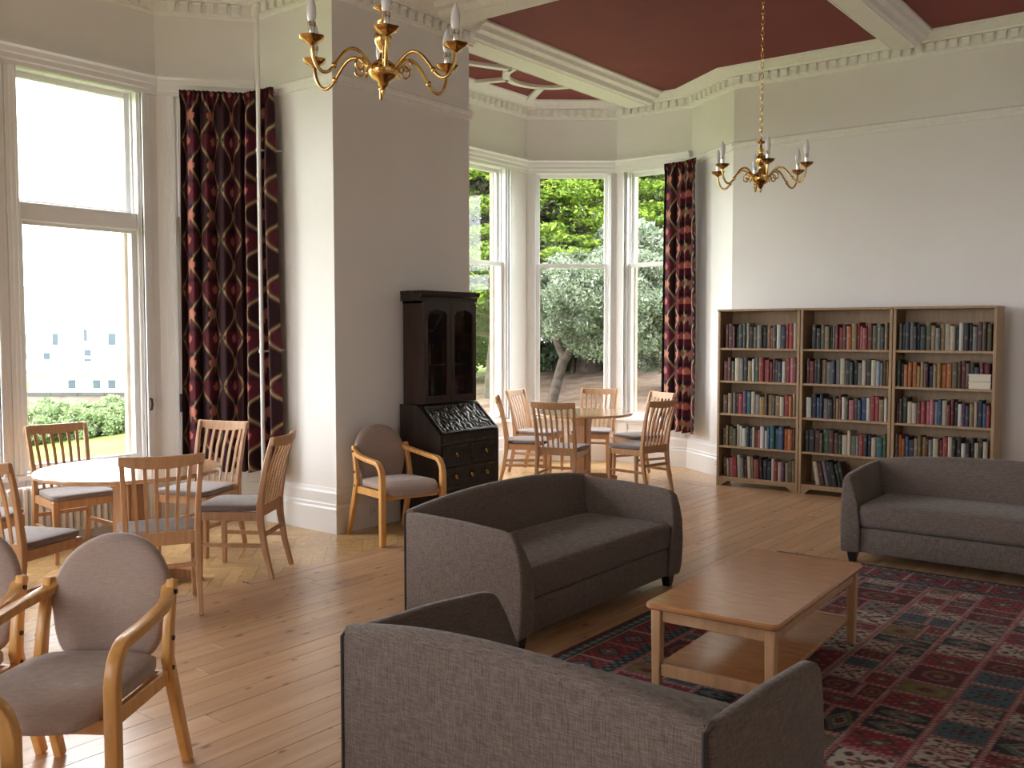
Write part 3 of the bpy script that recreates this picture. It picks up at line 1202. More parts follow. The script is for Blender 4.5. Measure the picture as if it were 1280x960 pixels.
rug = link('rug', np_mesh('rug', co, quads, col), 'rug_pile')
tag(rug, 'large patchwork oriental rug in reds, creams and blues under the coffee table', 'rug')

# ================================================================ DINING CHAIRS AND ROUND TABLES
def make_dining_chair(label, loc, rz, group):
    t = thing('dining_chair', label, 'chair', loc, rz, group)
    # local +y is the way a sitter faces; origin on the floor under the back legs' line
    wr, wf = .19, .205
    yf = .40
    for sx in (-1, 1):
        p = [(sx * wr * 1.02, -.075, 0), (sx * wr, -.03, .18), (sx * wr, -.002, .36), (sx * wr, .0, .47), (sx * (wr + .003), -.022, .62), (sx * (wr + .01), -.056, .78), (sx * (wr + .016), -.095, .915)]
        MB().strip(p, [.026, .03, .034, .034, .03, .028, .026], [.028, .036, .042, .042, .036, .030, .026], (1, 0, 0)).build('leg', 'beech', t, bevel=.004, segs=1, smooth=True)
        c = (sx * wf, yf)
        MB().loft([[(c[0] + a * .014, c[1] + b * .014, 0) for a, b in ((-1, -1), (1, -1), (1, 1), (-1, 1))],
                   [(c[0] + a * .02, c[1] + b * .02, .43) for a, b in ((-1, -1), (1, -1), (1, 1), (-1, 1))]]).build('leg', 'beech', t, bevel=.004)
        MB().strip([(sx * wr, .015, .405), (sx * wf, yf - .015, .405)], .022, .055, (1, 0, 0)).build('seat_rail', 'beech', t)
        MB().strip([(sx * wr, -.02, .215), (sx * wf, yf - .01, .215)], .018, .026, (1, 0, 0)).build('stretcher', 'beech', t)
    MB().box((-wf + .015, yf - .012, .378), (wf - .015, yf + .01, .432)).build('seat_rail', 'beech', t)
    MB().box((-wr + .012, -.012, .40), (wr - .012, .012, .475)).build('back_rail', 'beech', t, bevel=.003)
    MB().box((-wr + .012, -.03, .27), (wr - .012, -.012, .295)).build('stretcher', 'beech', t)
    # curved top rail, deeper in the middle
    m = MB()
    rings = []
    for k in range(13):
        u = -1 + k / 6
        x = u * (wr + .032)
        y = -.103 - .022 * (1 - u * u)
        zt = .922 - .006 * (1 - u * u)
        zb = .868 - .022 * (1 - u * u)
        rings.append([(x, y - .011, zt), (x, y + .011, zt), (x, y + .011 + .008, zb), (x, y - .011 + .008, zb)])
    m.loft(rings).build('top_rail', 'beech', t, bevel=.004, segs=1, smooth=True)
    for k in range(6):
        u = (k - 2.5) / 2.5
        x0, x1 = u * .128, u * .148
        yb = -.118 - .0 * u
        p = [(x0, 0, .465), (x0 + (x1 - x0) * .3, -.022, .58), (x0 + (x1 - x0) * .65, -.06, .73), (x1, -.10 - .016 * (1 - u * u * .6), .865)]
        MB().strip(p, [.015, .018, .02, .021], .011, (1, 0, 0)).build('slat', 'beech', t, smooth=True)
    # padded seat, wider at the front
    m = cushion((-.5, 0, 0), (.5, 1, 1), .16, .12, 8, 8)
    vs = []
    for x, y, z in m.v:
        w = .185 + .045 * y
        vs.append((x * 2 * w, .012 + y * (yf + .022), .432 + z * .042))
    m.v = vs
    m.build('seat_pad', 'seat_fabric', t, smooth=True, angle=80)
    return t


def make_round_table(label, loc, rz, R):
    t = thing('round_table', label, 'table', loc, rz, 'round beech pedestal tables')
    m = MB().lathe([(R - .012, .712), (R, .718), (R, .734), (R - .006, .74)], 56)
    m.build('table_top', 'beech_table2', t, smooth=True, angle=40)
    for k in range(4):   # pedestal of four boards
        a = k * PI / 2
        c = Vector((math.cos(a), math.sin(a)))
        s = Vector((-c.y, c.x))
        q = [c * .055 + s * .062, c * .055 - s * .062, c * .080 - s * .062, c * .080 + s * .062]
        q2 = [p * 1.25 for p in q]
        MB().loft([[(p.x, p.y, .05) for p in q], [(p.x, p.y, .60) for p in q], [(p.x, p.y, .712) for p in q2]]).build('pedestal_board', 'beech', t, bevel=.003)
    MB().box((-.055, -.055, .05), (.055, .055, .70)).build('core', 'beech', t)
    for k in range(4):
        a = PI / 4 + k * PI / 2
        c = Vector((math.cos(a), math.sin(a), 0))
        s = Vector((-c.y, c.x, 0))
        r0, r1 = c * .05, c * .40
        MB().strip([r0 + Vector((0, 0, .055)), c * .25 + Vector((0, 0, .048)), r1 + Vector((0, 0, .028))], .06, [.09, .075, .045], s).build('foot', 'beech', t, bevel=.005)
    return t


MATS['beech_table2'] = wood('beech_table2', (0.46, 0.25, 0.13), (0.56, 0.33, 0.18), 0.14, (3, 12, 12), 3.0, 0.03, coat=1.0)
T1 = (-5.52, 3.21)
T2 = (-5.55, 8.36)
make_round_table('round beech pedestal table in the left window bay, glaring with reflected daylight', (*T1, 0), .3, .55)
make_round_table('round beech pedestal table in the far corner bay', (*T2, 0), .2, .53)
DG1, DG2 = 'slat-back dining chairs at the left bay table', 'slat-back dining chairs at the far bay table'
# (foot of the back legs' centre, facing)
first = make_dining_chair('slat-back dining chair with its back toward the viewer, in front of the left bay table', (-4.77, 2.96, 0), face_to(-.88, .47), DG1)
D = [((-6.78, 3.42), (.98, -.1), 'slat-back dining chair standing against the left bay window, behind the round table', DG1),
     ((-5.25, 2.26), (-.4, .92), 'slat-back dining chair cut by the left edge, grey seat beside the round armchair back', DG1),
     ((-6.34, 2.42), (.73, .68), 'slat-back dining chair half hidden behind the one at the left edge', DG1),
     ((-6.08, 4.23), (.32, -.95), 'slat-back dining chair in front of the tall patterned left curtain', DG1),
     ((-5.10, 3.96), (-.84, -.54), 'slat-back dining chair seen from the side, nearest the white pier', DG1),
     ((-6.12, 7.80), (.80, .60), 'slat-back dining chair beside the dark writing cabinet, at the far bay table', DG2),
     ((-6.56, 8.66), (.97, .16), 'slat-back dining chair against the far bay window mullion, second from the cabinet', DG2),
     ((-5.25, 7.46), (-.28, .96), 'slat-back dining chair with its back toward the viewer, in front of the far table', DG2),
     ((-6.00, 9.36), (.35, -.94), 'slat-back dining chair behind the far table, under the middle bay window', DG2),
     ((-5.16, 9.22), (-.4, -.92), 'slat-back dining chair beside the far curtain, behind the side-on one', DG2),
     ((-4.60, 8.22), (-.98, .16), 'slat-back dining chair seen side-on at the right of the far table', DG2)]
for p, f, lab, g in D:
    copy_thing(first, (*p, 0), face_to(*f), lab, g)


# ================================================================ ARMCHAIRS
def make_armchair(label, loc, rz, group):
    t = thing('armchair', label, 'armchair', loc, rz, group)
    # origin: floor, middle of the seat; faces local +y
    for sx in (-1, 1):
        X = sx * .262
        p = [(X, .245, 0), (X, .245, .30), (X, .245, .50)]
        p += [(X, .245 - .10 + .10 * math.cos(a), .50 + .115 * math.sin(a)) for a in [PI / 2 * k / 7 for k in range(1, 8)]]
        p += [(X, .02, .622), (X - sx * .004, -.12, .635), (X - sx * .018, -.20, .645), (X - sx * .036, -.245, .655), (X - sx * .046, -.275, .668), (X - sx * .048, -.30, .685)]
        sd = [(1, 0, 0)] * (len(p) - 5) + [(1, 0, 0), (1, .1 * sx, 0), (1, .3 * sx, 0), (1, .5 * sx, 0), (1, .6 * sx, 0)]
        w = [.044] * len(p)
        th = [.042] * 3 + [.034] * 7 + [.032] * (len(p) - 10)
        a = MB().strip(p, w, th, sd).build('arm', 'beech_orange', t, bevel=.005, segs=2, smooth=True, angle=50)
        q = [(X * .94, -.345, 0), (X * .93, -.29, .16), (X * .92, -.235, .33), (X * .90, -.215, .43), (X * .89, -.235, .55), (X * .88, -.275, .70)]
        lg = MB().strip(q, .032, [.04, .046, .052, .052, .042, .034], (1, 0, 0)).build('rear_leg', 'beech_orange', t, bevel=.005, segs=2, smooth=True, angle=50)
        for by, bz in ((-.255, .66), (-.225, .50), (-.218, .395)):
            MB().tube([(X * .90 + sx * .012, by, bz), (X * .90 + sx * .021, by, bz)], .009, 8).build('bolt', 'bolt_dark', lg)
        MB().tube([(X + sx * .014, .245, .37), (X + sx * .020, .245, .37)], .009, 8).build('bolt', 'bolt_dark', a)
        MB().strip([(X * .87, -.22, .365), (X * .90, .235, .375)], .026, .055, (1, 0, 0)).build('seat_rail', 'beech_orange', t, bevel=.004)
    MB().box((-.235, .20, .335), (.235, .225, .385)).build('seat_rail', 'beech_orange', t, bevel=.004)
    MB().box((-.225, -.225, .335), (.225, -.20, .385)).build('seat_rail', 'beech_orange', t, bevel=.004)
    # seat: waterfall front, narrower at the back
    m = cushion((-.5, 0, 0), (.5, 1, 1), .22, .15, 10, 12)
    vs = []
    for x, y, z in m.v:
        w = .222 + .014 * math.sin(min(1, y * 1.15) * PI / 2)
        drop = .055 * max(0, (y - .72) / .28) ** 2
        vs.append((x * 2 * w, -.235 + y * .535, .392 + z * .062 - drop + .01 * y))
    m.v = vs
    m.build('seat_pad', 'armchair_fabric', t, smooth=True, angle=80)
    # back: rounded spoon-shaped pad, curved round the sitter
    m = MB()
    out = []
    for k in range(40):
        a = 2 * PI * k / 40
        ca, sa = math.cos(a), math.sin(a)
        ex = 2.1 if sa > 0 else 6.0
        x = .222 * math.copysign(abs(ca) ** (2 / ex), ca)
        z = math.copysign(abs(sa) ** (2 / ex), sa)
        z = .625 + (z * .225 if z > 0 else z * .215)
        if z < .60:
            x *= 1 - .20 * (.60 - z) / .19
        out.append((x, z))

    def shell(scale, off):
        r = []
        for x, z in out:
            X, Z = x * scale, .625 + (z - .625) * scale
            y = -.195 - .20 * (Z - .42) - .05 + X * X * .55 + off
            r.append((X, y, Z))
        return r
    rings = [shell(.02, .024), shell(.4, .022), shell(.75, .016), shell(.93, .006), shell(1.0, -.01), shell(1.0, -.03), shell(.95, -.042), shell(.6, -.044), shell(.02, -.044)]
    m.loft(rings)
    m.build('back_pad', 'armchair_fabric', t, smooth=True, angle=80)
    return t


AG = 'beech armchairs with rounded upholstered backs'
fx, fy = .56, -.83
a1 = make_armchair('beech armchair with round mauve back in the left foreground, all in view', (-3.10, 1.58, 0), face_to(fx, fy), AG)
copy_thing(a1, (-3.10 - .83 * .585, 1.60 - .56 * .585, 0), face_to(fx, fy), 'beech armchair cut by the left edge, right behind the foreground one', AG)
copy_thing(a1, (-2.645, .80, 0), face_to(.79, .61), 'beech armchair of which only a brown arm end shows in the bottom left corner', AG)
copy_thing(a1, (-5.185, 5.235, 0), face_to(.96, -.28), 'beech armchair by the pier, pushed up beside the dark writing cabinet', AG)
from mathutils import noise as mnoise

# ================================================================ WRITING CABINET (bureau bookcase)
sec = thing('bureau_bookcase', 'dark carved oak bureau with sloping lid and glazed bookcase top against the pier', 'cabinet', (-5.612, 6.08, 0), face_to(1, 0))
Wd, Dp = .38, .455
prof = [(0, .0), (Dp, .0), (Dp, .745), (Dp - .012, .765), (.225, .965), (.19, .985), (0, .985)]
for sx in (-1, 1):
    MB().prism(prof, 'x', sx * Wd, sx * (Wd - .022)).build('side_panel', 'dark_oak', sec, bevel=.003)
MB().box((-Wd + .022, .0, .05), (Wd - .022, .012, .98)).build('back_panel', 'dark_oak', sec)
MB().box((-Wd + .022, .012, .962), (Wd - .022, .225, .98)).build('desk_top', 'dark_oak', sec)
MB().prism([(Dp - .004, 0), (Dp + .012, 0), (Dp + .012, .075), (Dp + .004, .09), (Dp - .004, .09)], 'x', -Wd, Wd).build('plinth', 'carved_black', sec)
# carcass front rails
m = MB()
for z0, z1 in ((.09, .105), (.285, .30), (.475, .49), (.655, .67), (.735, .75)):
    m.box((-Wd + .022, Dp - .02, z0), (Wd - .022, Dp, z1))
m.build('front_rail', 'dark_oak', sec)


def carved_front(x0, x1, z0, z1, y):
    """drawer front with a raised scrolling relief"""
    m = MB()
    nx_, nz_ = max(6, int((x1 - x0) / .014)), max(4, int((z1 - z0) / .014))
    g = []
    for i in range(nx_ + 1):
        for j in range(nz_ + 1):
            u, v = i / nx_, j / nz_
            edge = min(u, 1 - u, v * .5, (1 - v) * .5)
            x, z = x0 + (x1 - x0) * u, z0 + (z1 - z0) * v
            r = 0 if edge < .03 else .006 * (math.sin(x * 95 + 2.4 * math.sin(z * 60)) * math.cos(z * 88 + 2 * math.cos(x * 50)))
            g.append((x, y + (.012 if edge < .03 else .006) + r, z))
    f = [(i * (nz_ + 1) + j, (i + 1) * (nz_ + 1) + j, (i + 1) * (nz_ + 1) + j + 1, i * (nz_ + 1) + j + 1) for i in range(nx_) for j in range(nz_)]
    m.add(g, f)
    m.box((x0, y - .02, z0), (x1, y - .001, z1))
    return m


def pull(x, z, parent):
    m = MB()
    m.lathe([(.004, 0), (.013, .002), (.013, .004), (.004, .006)], 10)
    m.v = [(x + a, Dp + .012 + c, z + b) for a, b, c in m.v]
    m.tube([(x - .012, Dp + .014, z), (x - .010, Dp + .024, z - .014), (x, Dp + .026, z - .022), (x + .010, Dp + .024, z - .014), (x + .012, Dp + .014, z)], .003, 6)
    m.build('drop_handle', 'brass', parent, smooth=True)


for x0, x1, z0, z1, pulls in ((-Wd + .026, -.006, .493, .652, [-.19]), (.006, Wd - .026, .493, .652, [.19]),
                              (-Wd + .026, Wd - .026, .303, .472, [-.2, 0, .2]), (-Wd + .026, Wd - .026, .108, .282, [-.2, 0, .2])):
    dr = carved_front(x0, x1, z0, z1, Dp - .004).build('drawer', 'carved_black', sec, smooth=True, angle=60)
    for px_ in pulls:
        pull(px_, (z0 + z1) / 2 + .01, dr)
carved_front(-Wd + .026, Wd - .026, .673, .733, Dp - .008).build('frieze_panel', 'carved_black', sec, smooth=True, angle=60)
# sloping lid with deep scroll carving
m = MB()
nx_, nz_ = 110, 50
A_, B_ = Vector((Dp + .004, .758)), Vector((.222, .972))
dn = Vector(((B_ - A_).y, -(B_ - A_).x)).normalized()
g = []
for i in range(nx_ + 1):
    for j in range(nz_ + 1):
        u, v = i / nx_, j / nz_
        edge = min(u * 2.2, (1 - u) * 2.2, v, 1 - v)
        q = Vector((u * 7.6, v * 2.9, .3))
        h = math.sin(9 * mnoise.noise(q) + 5 * mnoise.noise(q * 2.3 + Vector((3, 1, 0)))) * .7 + .5 * mnoise.noise(q * 5)
        r = .009 if edge < .07 else .003 + .0042 * h
        p = A_.lerp(B_, v) + dn * r
        g.append(((-Wd + .024) + (2 * Wd - .048) * u, p.x, p.y))
m.add(g, [(i * (nz_ + 1) + j, (i + 1) * (nz_ + 1) + j, (i + 1) * (nz_ + 1) + j + 1, i * (nz_ + 1) + j + 1) for i in range(nx_) for j in range(nz_)])
pa, pb = A_ - dn * .016, B_ - dn * .016
m.prism([(A_.x, A_.y), (B_.x, B_.y), (pb.x, pb.y), (pa.x, pa.y)], 'x', -Wd + .024, Wd - .024)
m.build('writing_lid', 'carved_black', sec, smooth=True, angle=70)
# upper bookcase
Wu, Du = .335, .222
for sx in (-1, 1):
    MB().box((min(sx * Wu, sx * (Wu - .02)), .0, .985), (max(sx * Wu, sx * (Wu - .02)), Du, 1.845)).build('upper_side', 'mahogany', sec, bevel=.003)
MB().box((-Wu + .02, 0, .985), (Wu - .02, .012, 1.845)).build('upper_back', 'mahogany', sec)
for z0 in (1.0, 1.30, 1.565):
    MB().box((-Wu + .02, .012, z0 - .008), (Wu - .02, Du - .03, z0 + .008)).build('shelf', 'dark_oak', sec)
MB().box((-Wu, 0, 1.825), (Wu, Du, 1.845)).build('upper_top', 'dark_oak', sec)
MB().prism([(0, 1.845), (Du + .004, 1.845), (Du + .006, 1.872), (Du + .03, 1.892), (Du + .034, 1.905), (0, 1.905)], 'x', -Wu - .028, Wu + .028).build('cabinet_cornice', 'dark_oak', sec)
m = MB()
k = 0
while k < 25:
    x0 = -Wu - .028 + k * (2 * Wu + .056) / 25
    m.box((x0, Du + .010, 1.900), (x0 + .017, Du + .036, 1.928))
    k += 1
for k in range(8):
    for sx in (-1, 1):
        y0 = k * .031
        m.box((min(sx * (Wu + .010), sx * (Wu + .030)), y0, 1.900), (max(sx * (Wu + .010), sx * (Wu + .030)), y0 + .018, 1.928))
m.build('notched_crest', 'dark_oak', sec)
for sx in (-1, 1):
    x0, x1 = (-Wu + .004, -.003) if sx < 0 else (.003, Wu - .004)
    d = MB()
    y0, y1 = Du - .004, Du + .018
    d.box((x0, y0, .99), (x0 + .045, y1, 1.835))
    d.box((x1 - .045, y0, .99), (x1, y1, 1.835))
    d.box((x0 + .045, y0, .99), (x1 - .045, y1, 1.05))
    # arched head of the glazing
    cx, hw = (x0 + x1) / 2, (x1 - x0) / 2 - .045
    pts = [(x0 + .045, 1.835), (x0 + .045, 1.72)] + [(cx - hw * math.cos(PI * q / 10), 1.72 + .055 * math.sin(PI * q / 10)) for q in range(1, 10)] + [(x1 - .045, 1.72), (x1 - .045, 1.835)]
    for q in range(1, len(pts) - 2):
        a, b = pts[q], pts[q + 1]
        d.prism([(a[0], a[1]), (b[0], b[1]), (b[0], 1.835), (a[0], 1.835)], 'y', y0, y1)
    dd = d.build('glazed_door', 'mahogany', sec)
    MB().box((x0 + .04, y0 + .006, 1.045), (x1 - .04, y0 + .010, 1.79)).build('pane', 'cabinet_glass', dd)
    MB().lathe([(.004, 0), (.010, .004), (.011, .010), (.006, .014)], 10).build('knob', 'brass', dd, loc=((x1 - .02) if sx < 0 else (x0 + .02), y1 - .003, 1.40))

# ================================================================ BOOKS
bm_ = MB()
bm_.box((-.5, .06, 0), (-.41, 1, 1))
bm_.box((.41, .06, 0), (.5, 1, 1))
sp = [(-.5, .06), (-.44, .03), (-.25, .008), (0, 0), (.25, .008), (.44, .03), (.5, .06), (.41, .085), (-.41, .085)]
bm_.prism(sp, 'z', 0, 1)
bm_.cur = 1
bm_.box((-.41, .085, .018), (.41, .965, .975))
BOOK = bm_.mesh('book')
BOOK.materials.append(MATS['book_cloth'])
BOOK.materials.append(MATS['paper'])
PAL = {'dark red': (.16, .014, .018), 'red': (.33, .03, .028), 'maroon': (.085, .012, .016), 'black': (.014, .014, .016), 'dark green': (.018, .042, .028), 'green': (.05, .12, .06),
       'navy': (.016, .024, .06), 'blue': (.035, .09, .21), 'teal': (.03, .13, .16), 'cream': (.56, .49, .37), 'white': (.63, .62, .59), 'tan': (.30, .20, .10), 'brown': (.10, .05, .028),
       'orange': (.45, .13, .025), 'ochre': (.38, .22, .045), 'pink': (.48, .16, .20), 'grey': (.20, .20, .20), 'olive': (.11, .10, .045), 'purple': (.10, .04, .13), 'pale blue': (.28, .36, .43)}
ORD = ['first', 'second', 'third', 'fourth', 'fifth', 'sixth', 'seventh', 'eighth', 'ninth', 'tenth', '11th', '12th', '13th', '14th', '15th', '16th', '17th', '18th', '19th', '20th', '21st', '22nd', '23rd', '24th', '25th', '26th', '27th', '28th']
BN = [0]


def add_book(x, y, z, w, d, h, cname, label, group, lean=0.0, jit=.12, rz=0.0):
    o = bpy.data.objects.new('book', BOOK)
    COL.objects.link(o)
    o.location = (x, y, z)
    o.scale = (w, d, h)
    o.rotation_euler = (0, lean, rz)
    c = PAL[cname]
    k = .62 * (1 + random.uniform(-jit, jit))
    o.color = (c[0] * k, c[1] * k, c[2] * k, 1)
    tag(o, label, 'book', group)
    BN[0] += 1
    return o


# ================================================================ BOOKCASES
CASEN = ['left', 'middle', 'right']
SHELFZ = [.095, .415, .75, 1.085, 1.42]
CW, CD, CH = .865, .30, 1.815
for k in range(3):
    cx = -4.345 + CW / 2 + k * .872
    lab = ['oak bookcase next to the far bay, leftmost of the three', 'oak bookcase in the middle of the three', 'oak bookcase behind the right sofa, rightmost of the three'][k]
    t = thing('bookcase', lab, 'bookcase', (cx, 9.215, 0), 0, 'oak bookcases along the back wall')
    hw, hd = CW / 2, CD / 2
    for sx in (-1, 1):
        MB().box((min(sx * hw, sx * (hw - .026)), -hd, 0), (max(sx * hw, sx * (hw - .026)), hd, CH - .022)).build('side', 'oak_bookcase', t, bevel=.002)
    MB().box((-hw + .026, hd - .01, .08), (hw - .026, hd - .002, CH - .022)).build('back_panel', 'oak_bookcase', t)
    MB().box((-hw - .003, -hd - .014, CH - .022), (hw + .003, hd, CH)).build('top', 'oak_bookcase', t, bevel=.004)
    for z in SHELFZ:
        MB().box((-hw + .026, -hd + .006, z - .022), (hw - .026, hd - .01, z)).build('shelf', 'oak_bookcase', t, bevel=.002)
    MB().prism([(-hw + .026, 0), (-hw + .055, 0), (-hw + .12, .05), (hw - .12, .05), (hw - .055, 0), (hw - .026, 0), (hw - .026, .075), (-hw + .026, .075)], 'y', -hd + .004, -hd + .022).build('plinth', 'oak_bookcase', t)

MIX = [('dark red', 10), ('red', 7), ('maroon', 8), ('black', 10), ('dark green', 6), ('green', 3), ('navy', 6), ('blue', 5), ('teal', 2), ('cream', 9), ('white', 6), ('tan', 6), ('brown', 8), ('orange', 3), ('ochre', 3), ('pink', 3), ('grey', 6), ('olive', 3), ('purple', 1), ('pale blue', 3)]
SHN = {4: 'top', 3: 'second', 2: 'middle', 1: 'fourth', 0: 'bottom'}
# first spines of a shelf as the photograph shows them, the rest mixed
START = {(0, 4): ['dark red', 'maroon', 'maroon', 'dark green', 'black', 'dark green', 'cream', 'black', 'olive', 'grey', 'black', 'tan', 'red', 'dark green', 'white', 'navy', 'red', 'red'],
         (0, 3): ['dark red', 'maroon', 'olive', 'cream', 'grey', 'black', 'tan', 'white', 'green', 'red', 'pink', 'red', 'dark red', 'maroon', 'black', 'black', 'white', 'red', 'pink'],
         (0, 2): ['brown', 'tan', 'grey', 'maroon', 'red', 'purple', 'teal', 'cream', 'grey', 'ochre', 'brown', 'tan', 'olive', 'tan', 'cream', 'red', 'orange', 'cream', 'black'],
         (0, 1): ['brown', 'tan', 'olive', 'olive', 'cream', 'white', 'white', 'dark green', 'blue', 'cream', 'red', 'pink', 'white', 'white', 'blue', 'teal', 'teal', 'blue', 'orange', 'orange'],
         (0, 0): ['brown', 'cream', 'pink', 'red', 'white', 'grey', 'maroon', 'cream', 'tan', 'pink', 'red', 'black', 'black', 'navy', 'white', 'red', 'cream', 'purple', 'cream', 'olive', 'tan'],
         (1, 4): ['black', 'black', 'olive', 'tan', 'dark green', 'brown', 'dark red', 'red', 'maroon', 'orange', 'tan', 'red', 'pink', 'red', 'dark red', 'olive', 'grey', 'black', 'tan'],
         (1, 3): ['maroon', 'dark red', 'black', 'black', 'tan', 'grey', 'navy', 'grey', 'cream', 'black', 'dark green', 'black', 'grey', 'cream', 'black', 'cream', 'pale blue', 'grey', 'brown'],
         (1, 2): ['white', 'navy', 'blue', 'navy', 'grey', 'black', 'brown', 'tan', 'dark red', 'white', 'olive', 'pink', 'brown', 'blue', 'blue', 'white', 'red', 'red', 'tan'],
         (1, 1): ['black', 'black', 'maroon', 'olive', 'green', 'maroon', 'brown', 'dark green', 'cream', 'cream', 'grey', 'grey', 'red', 'black', 'navy', 'cream'],
         (2, 4): ['olive', 'navy', 'navy', 'grey', 'black', 'navy', 'dark green', 'olive', 'tan', 'grey', 'tan', 'cream', 'cream', 'dark green', 'white', 'black', 'black', 'grey', 'maroon', 'brown', 'olive'],
         (2, 3): ['dark green', 'black', 'orange', 'orange', 'orange', 'ochre', 'tan', 'maroon', 'navy', 'tan', 'ochre', 'orange', 'orange', 'olive', 'brown', 'dark red', 'brown', 'dark green', 'navy', 'dark red'],
         (2, 2): ['maroon', 'brown', 'dark green', 'cream', 'cream', 'dark red', 'red', 'pink', 'pink', 'pale blue', 'blue', 'cream', 'dark red', 'dark red', 'black', 'white', 'purple', 'navy', 'tan', 'cream', 'navy', 'blue'],
         (2, 1): ['brown', 'orange', 'orange', 'blue', 'navy', 'tan', 'olive', 'ochre', 'maroon', 'grey', 'cream', 'dark red', 'red', 'cream', 'black', 'black', 'white', 'black', 'navy', 'cream', 'black']}
random.seed(21)
for k in range(3):
    xl = -4.345 + k * .872 + .026
    xr = xl + CW - .052
    for s in (4, 3, 2, 1, 0):
        if k == 2 and s == 0:
            continue
        z = SHELFZ[s] + .0005
        seq = list(START.get((k, s), []))
        shelfname = SHN[s]
        if k == 1 and s == 0:
            cols = ['cream', 'maroon', 'grey', 'navy', 'black', 'dark green', 'black']
            xx = xl + .165
            for q, cn in enumerate(cols):
                w, h = random.uniform(.028, .045), random.uniform(.215, .245)
                lean = -math.radians(10 + q * .6)
                add_book(xx, 9.075 + random.uniform(0, .01), z + abs(math.sin(lean)) * w / 2 + .001, w, random.uniform(.14, .17), h, cn,
                         '%s book leaning left, %s from left on the bottom shelf of the middle bookcase' % (cn, ORD[q]), 'books in the bookcases', lean)
                xx += w / math.cos(lean) + .004
            continue
        xx = xl + {4: .05, 3: .03, 2: .035, 1: .03, 0: .045}[s] * (1 if k != 2 else .35) + (.03 if k == 1 and s == 4 else 0)
        q = 0
        lean_next = 0
        end = xr - .012
        cnt = max(17, len(seq))
        wavg = (end - xx) / cnt
        while xx < end - .014 and q < len(ORD):
            w = wavg * random.uniform(.66, 1.3)
            if xx + w > end:
                w = end - xx
                if w < .012:
                    break
            cn = seq[q] if q < len(seq) else random.choices([a for a, b in MIX], [b for a, b in MIX])[0]
            base = {4: .235, 3: .225, 2: .215, 1: .21, 0: .215}[s]
            h = base + random.uniform(-.035, .022)
            d = random.uniform(.13, .18)
            lean = 0.0
            if s == 0 and k == 0 and q < 12 and q % 1 == 0:
                lean = -math.radians(3.0)
            adj = 'thin ' if w < .03 else ('thick ' if w > .052 else ('tall ' if h > base + .012 else ('short ' if h < base - .025 else '')))
            lab = '%s%s book, %s from left on the %s shelf of the %s bookcase' % (adj, cn, ORD[q], shelfname, CASEN[k])
            pad = h * abs(math.sin(lean)) * .0
            add_book(xx + w / 2, 9.08 + random.uniform(-.006, .018), z + abs(math.sin(lean)) * w / 2 + (.001 if lean else 0), w - .0015, d, h, cn, lab, 'books in the bookcases', lean)
            xx += w + (.002 if lean else 0)
            q += 1
# two cream boxes lying in front of the books, right bookcase
for q in range(2):
    t = thing('card_box', ['cream card box lying at the end of the right bookcase second shelf, lower one', 'cream card box lying at the end of the right bookcase second shelf, upper one'][q], 'box',
              (-1.862, 9.072, SHELFZ[3] + .001 + q * .067), 0, 'cream boxes on the right bookcase')
    MB().box((-.088, -.005, 0), (.088, .006, .05)).build('box_body', 'cream_card', t, bevel=.003)
    MB().box((-.091, -.007, .048), (.091, .006, .065)).build('box_lid', 'cream_card', t, bevel=.002)
# books behind the cabinet glass
random.seed(3)
CB = [(1.576, .13, .062, 'grey', .62), (1.576, -.25, .03, 'brown', 0), (1.576, -.215, .03, 'tan', 0), (1.309, .22, .035, 'brown', 0), (1.309, .182, .03, 'maroon', 0), (1.309, .145, .035, 'black', 0),
      (1.309, -.12, .03, 'dark green', 0), (1.009, -.16, .035, 'dark red', 0), (1.009, -.20, .036, 'red', 0), (1.009, -.245, .04, 'brown', 0), (1.009, .2, .04, 'navy', 0), (1.009, .155, .04, 'brown', 0)]
names = {1.576: 'top', 1.309: 'middle', 1.009: 'lowest'}
for q, (z, lx, w, cn, lean) in enumerate(CB):
    wx, wy = -5.612 + .165, 6.08 - lx
    o = add_book(wx, wy, z + .001 + (w * .30 if lean else 0), w * (.45 if lean else 1), .12, .17 if lean else .2, cn, '%s%s book behind glass on the %s shelf of the dark cabinet' % ('leaning ' if lean else 'upright ', cn + (' thin' if lx < -.2 else ''), names[z]),
                 'books in the writing cabinet', 0, rz=PI / 2)
    if lean:
        o.rotation_euler = (-lean, 0, PI / 2)
        o.rotation_euler = (0, lean, PI / 2)


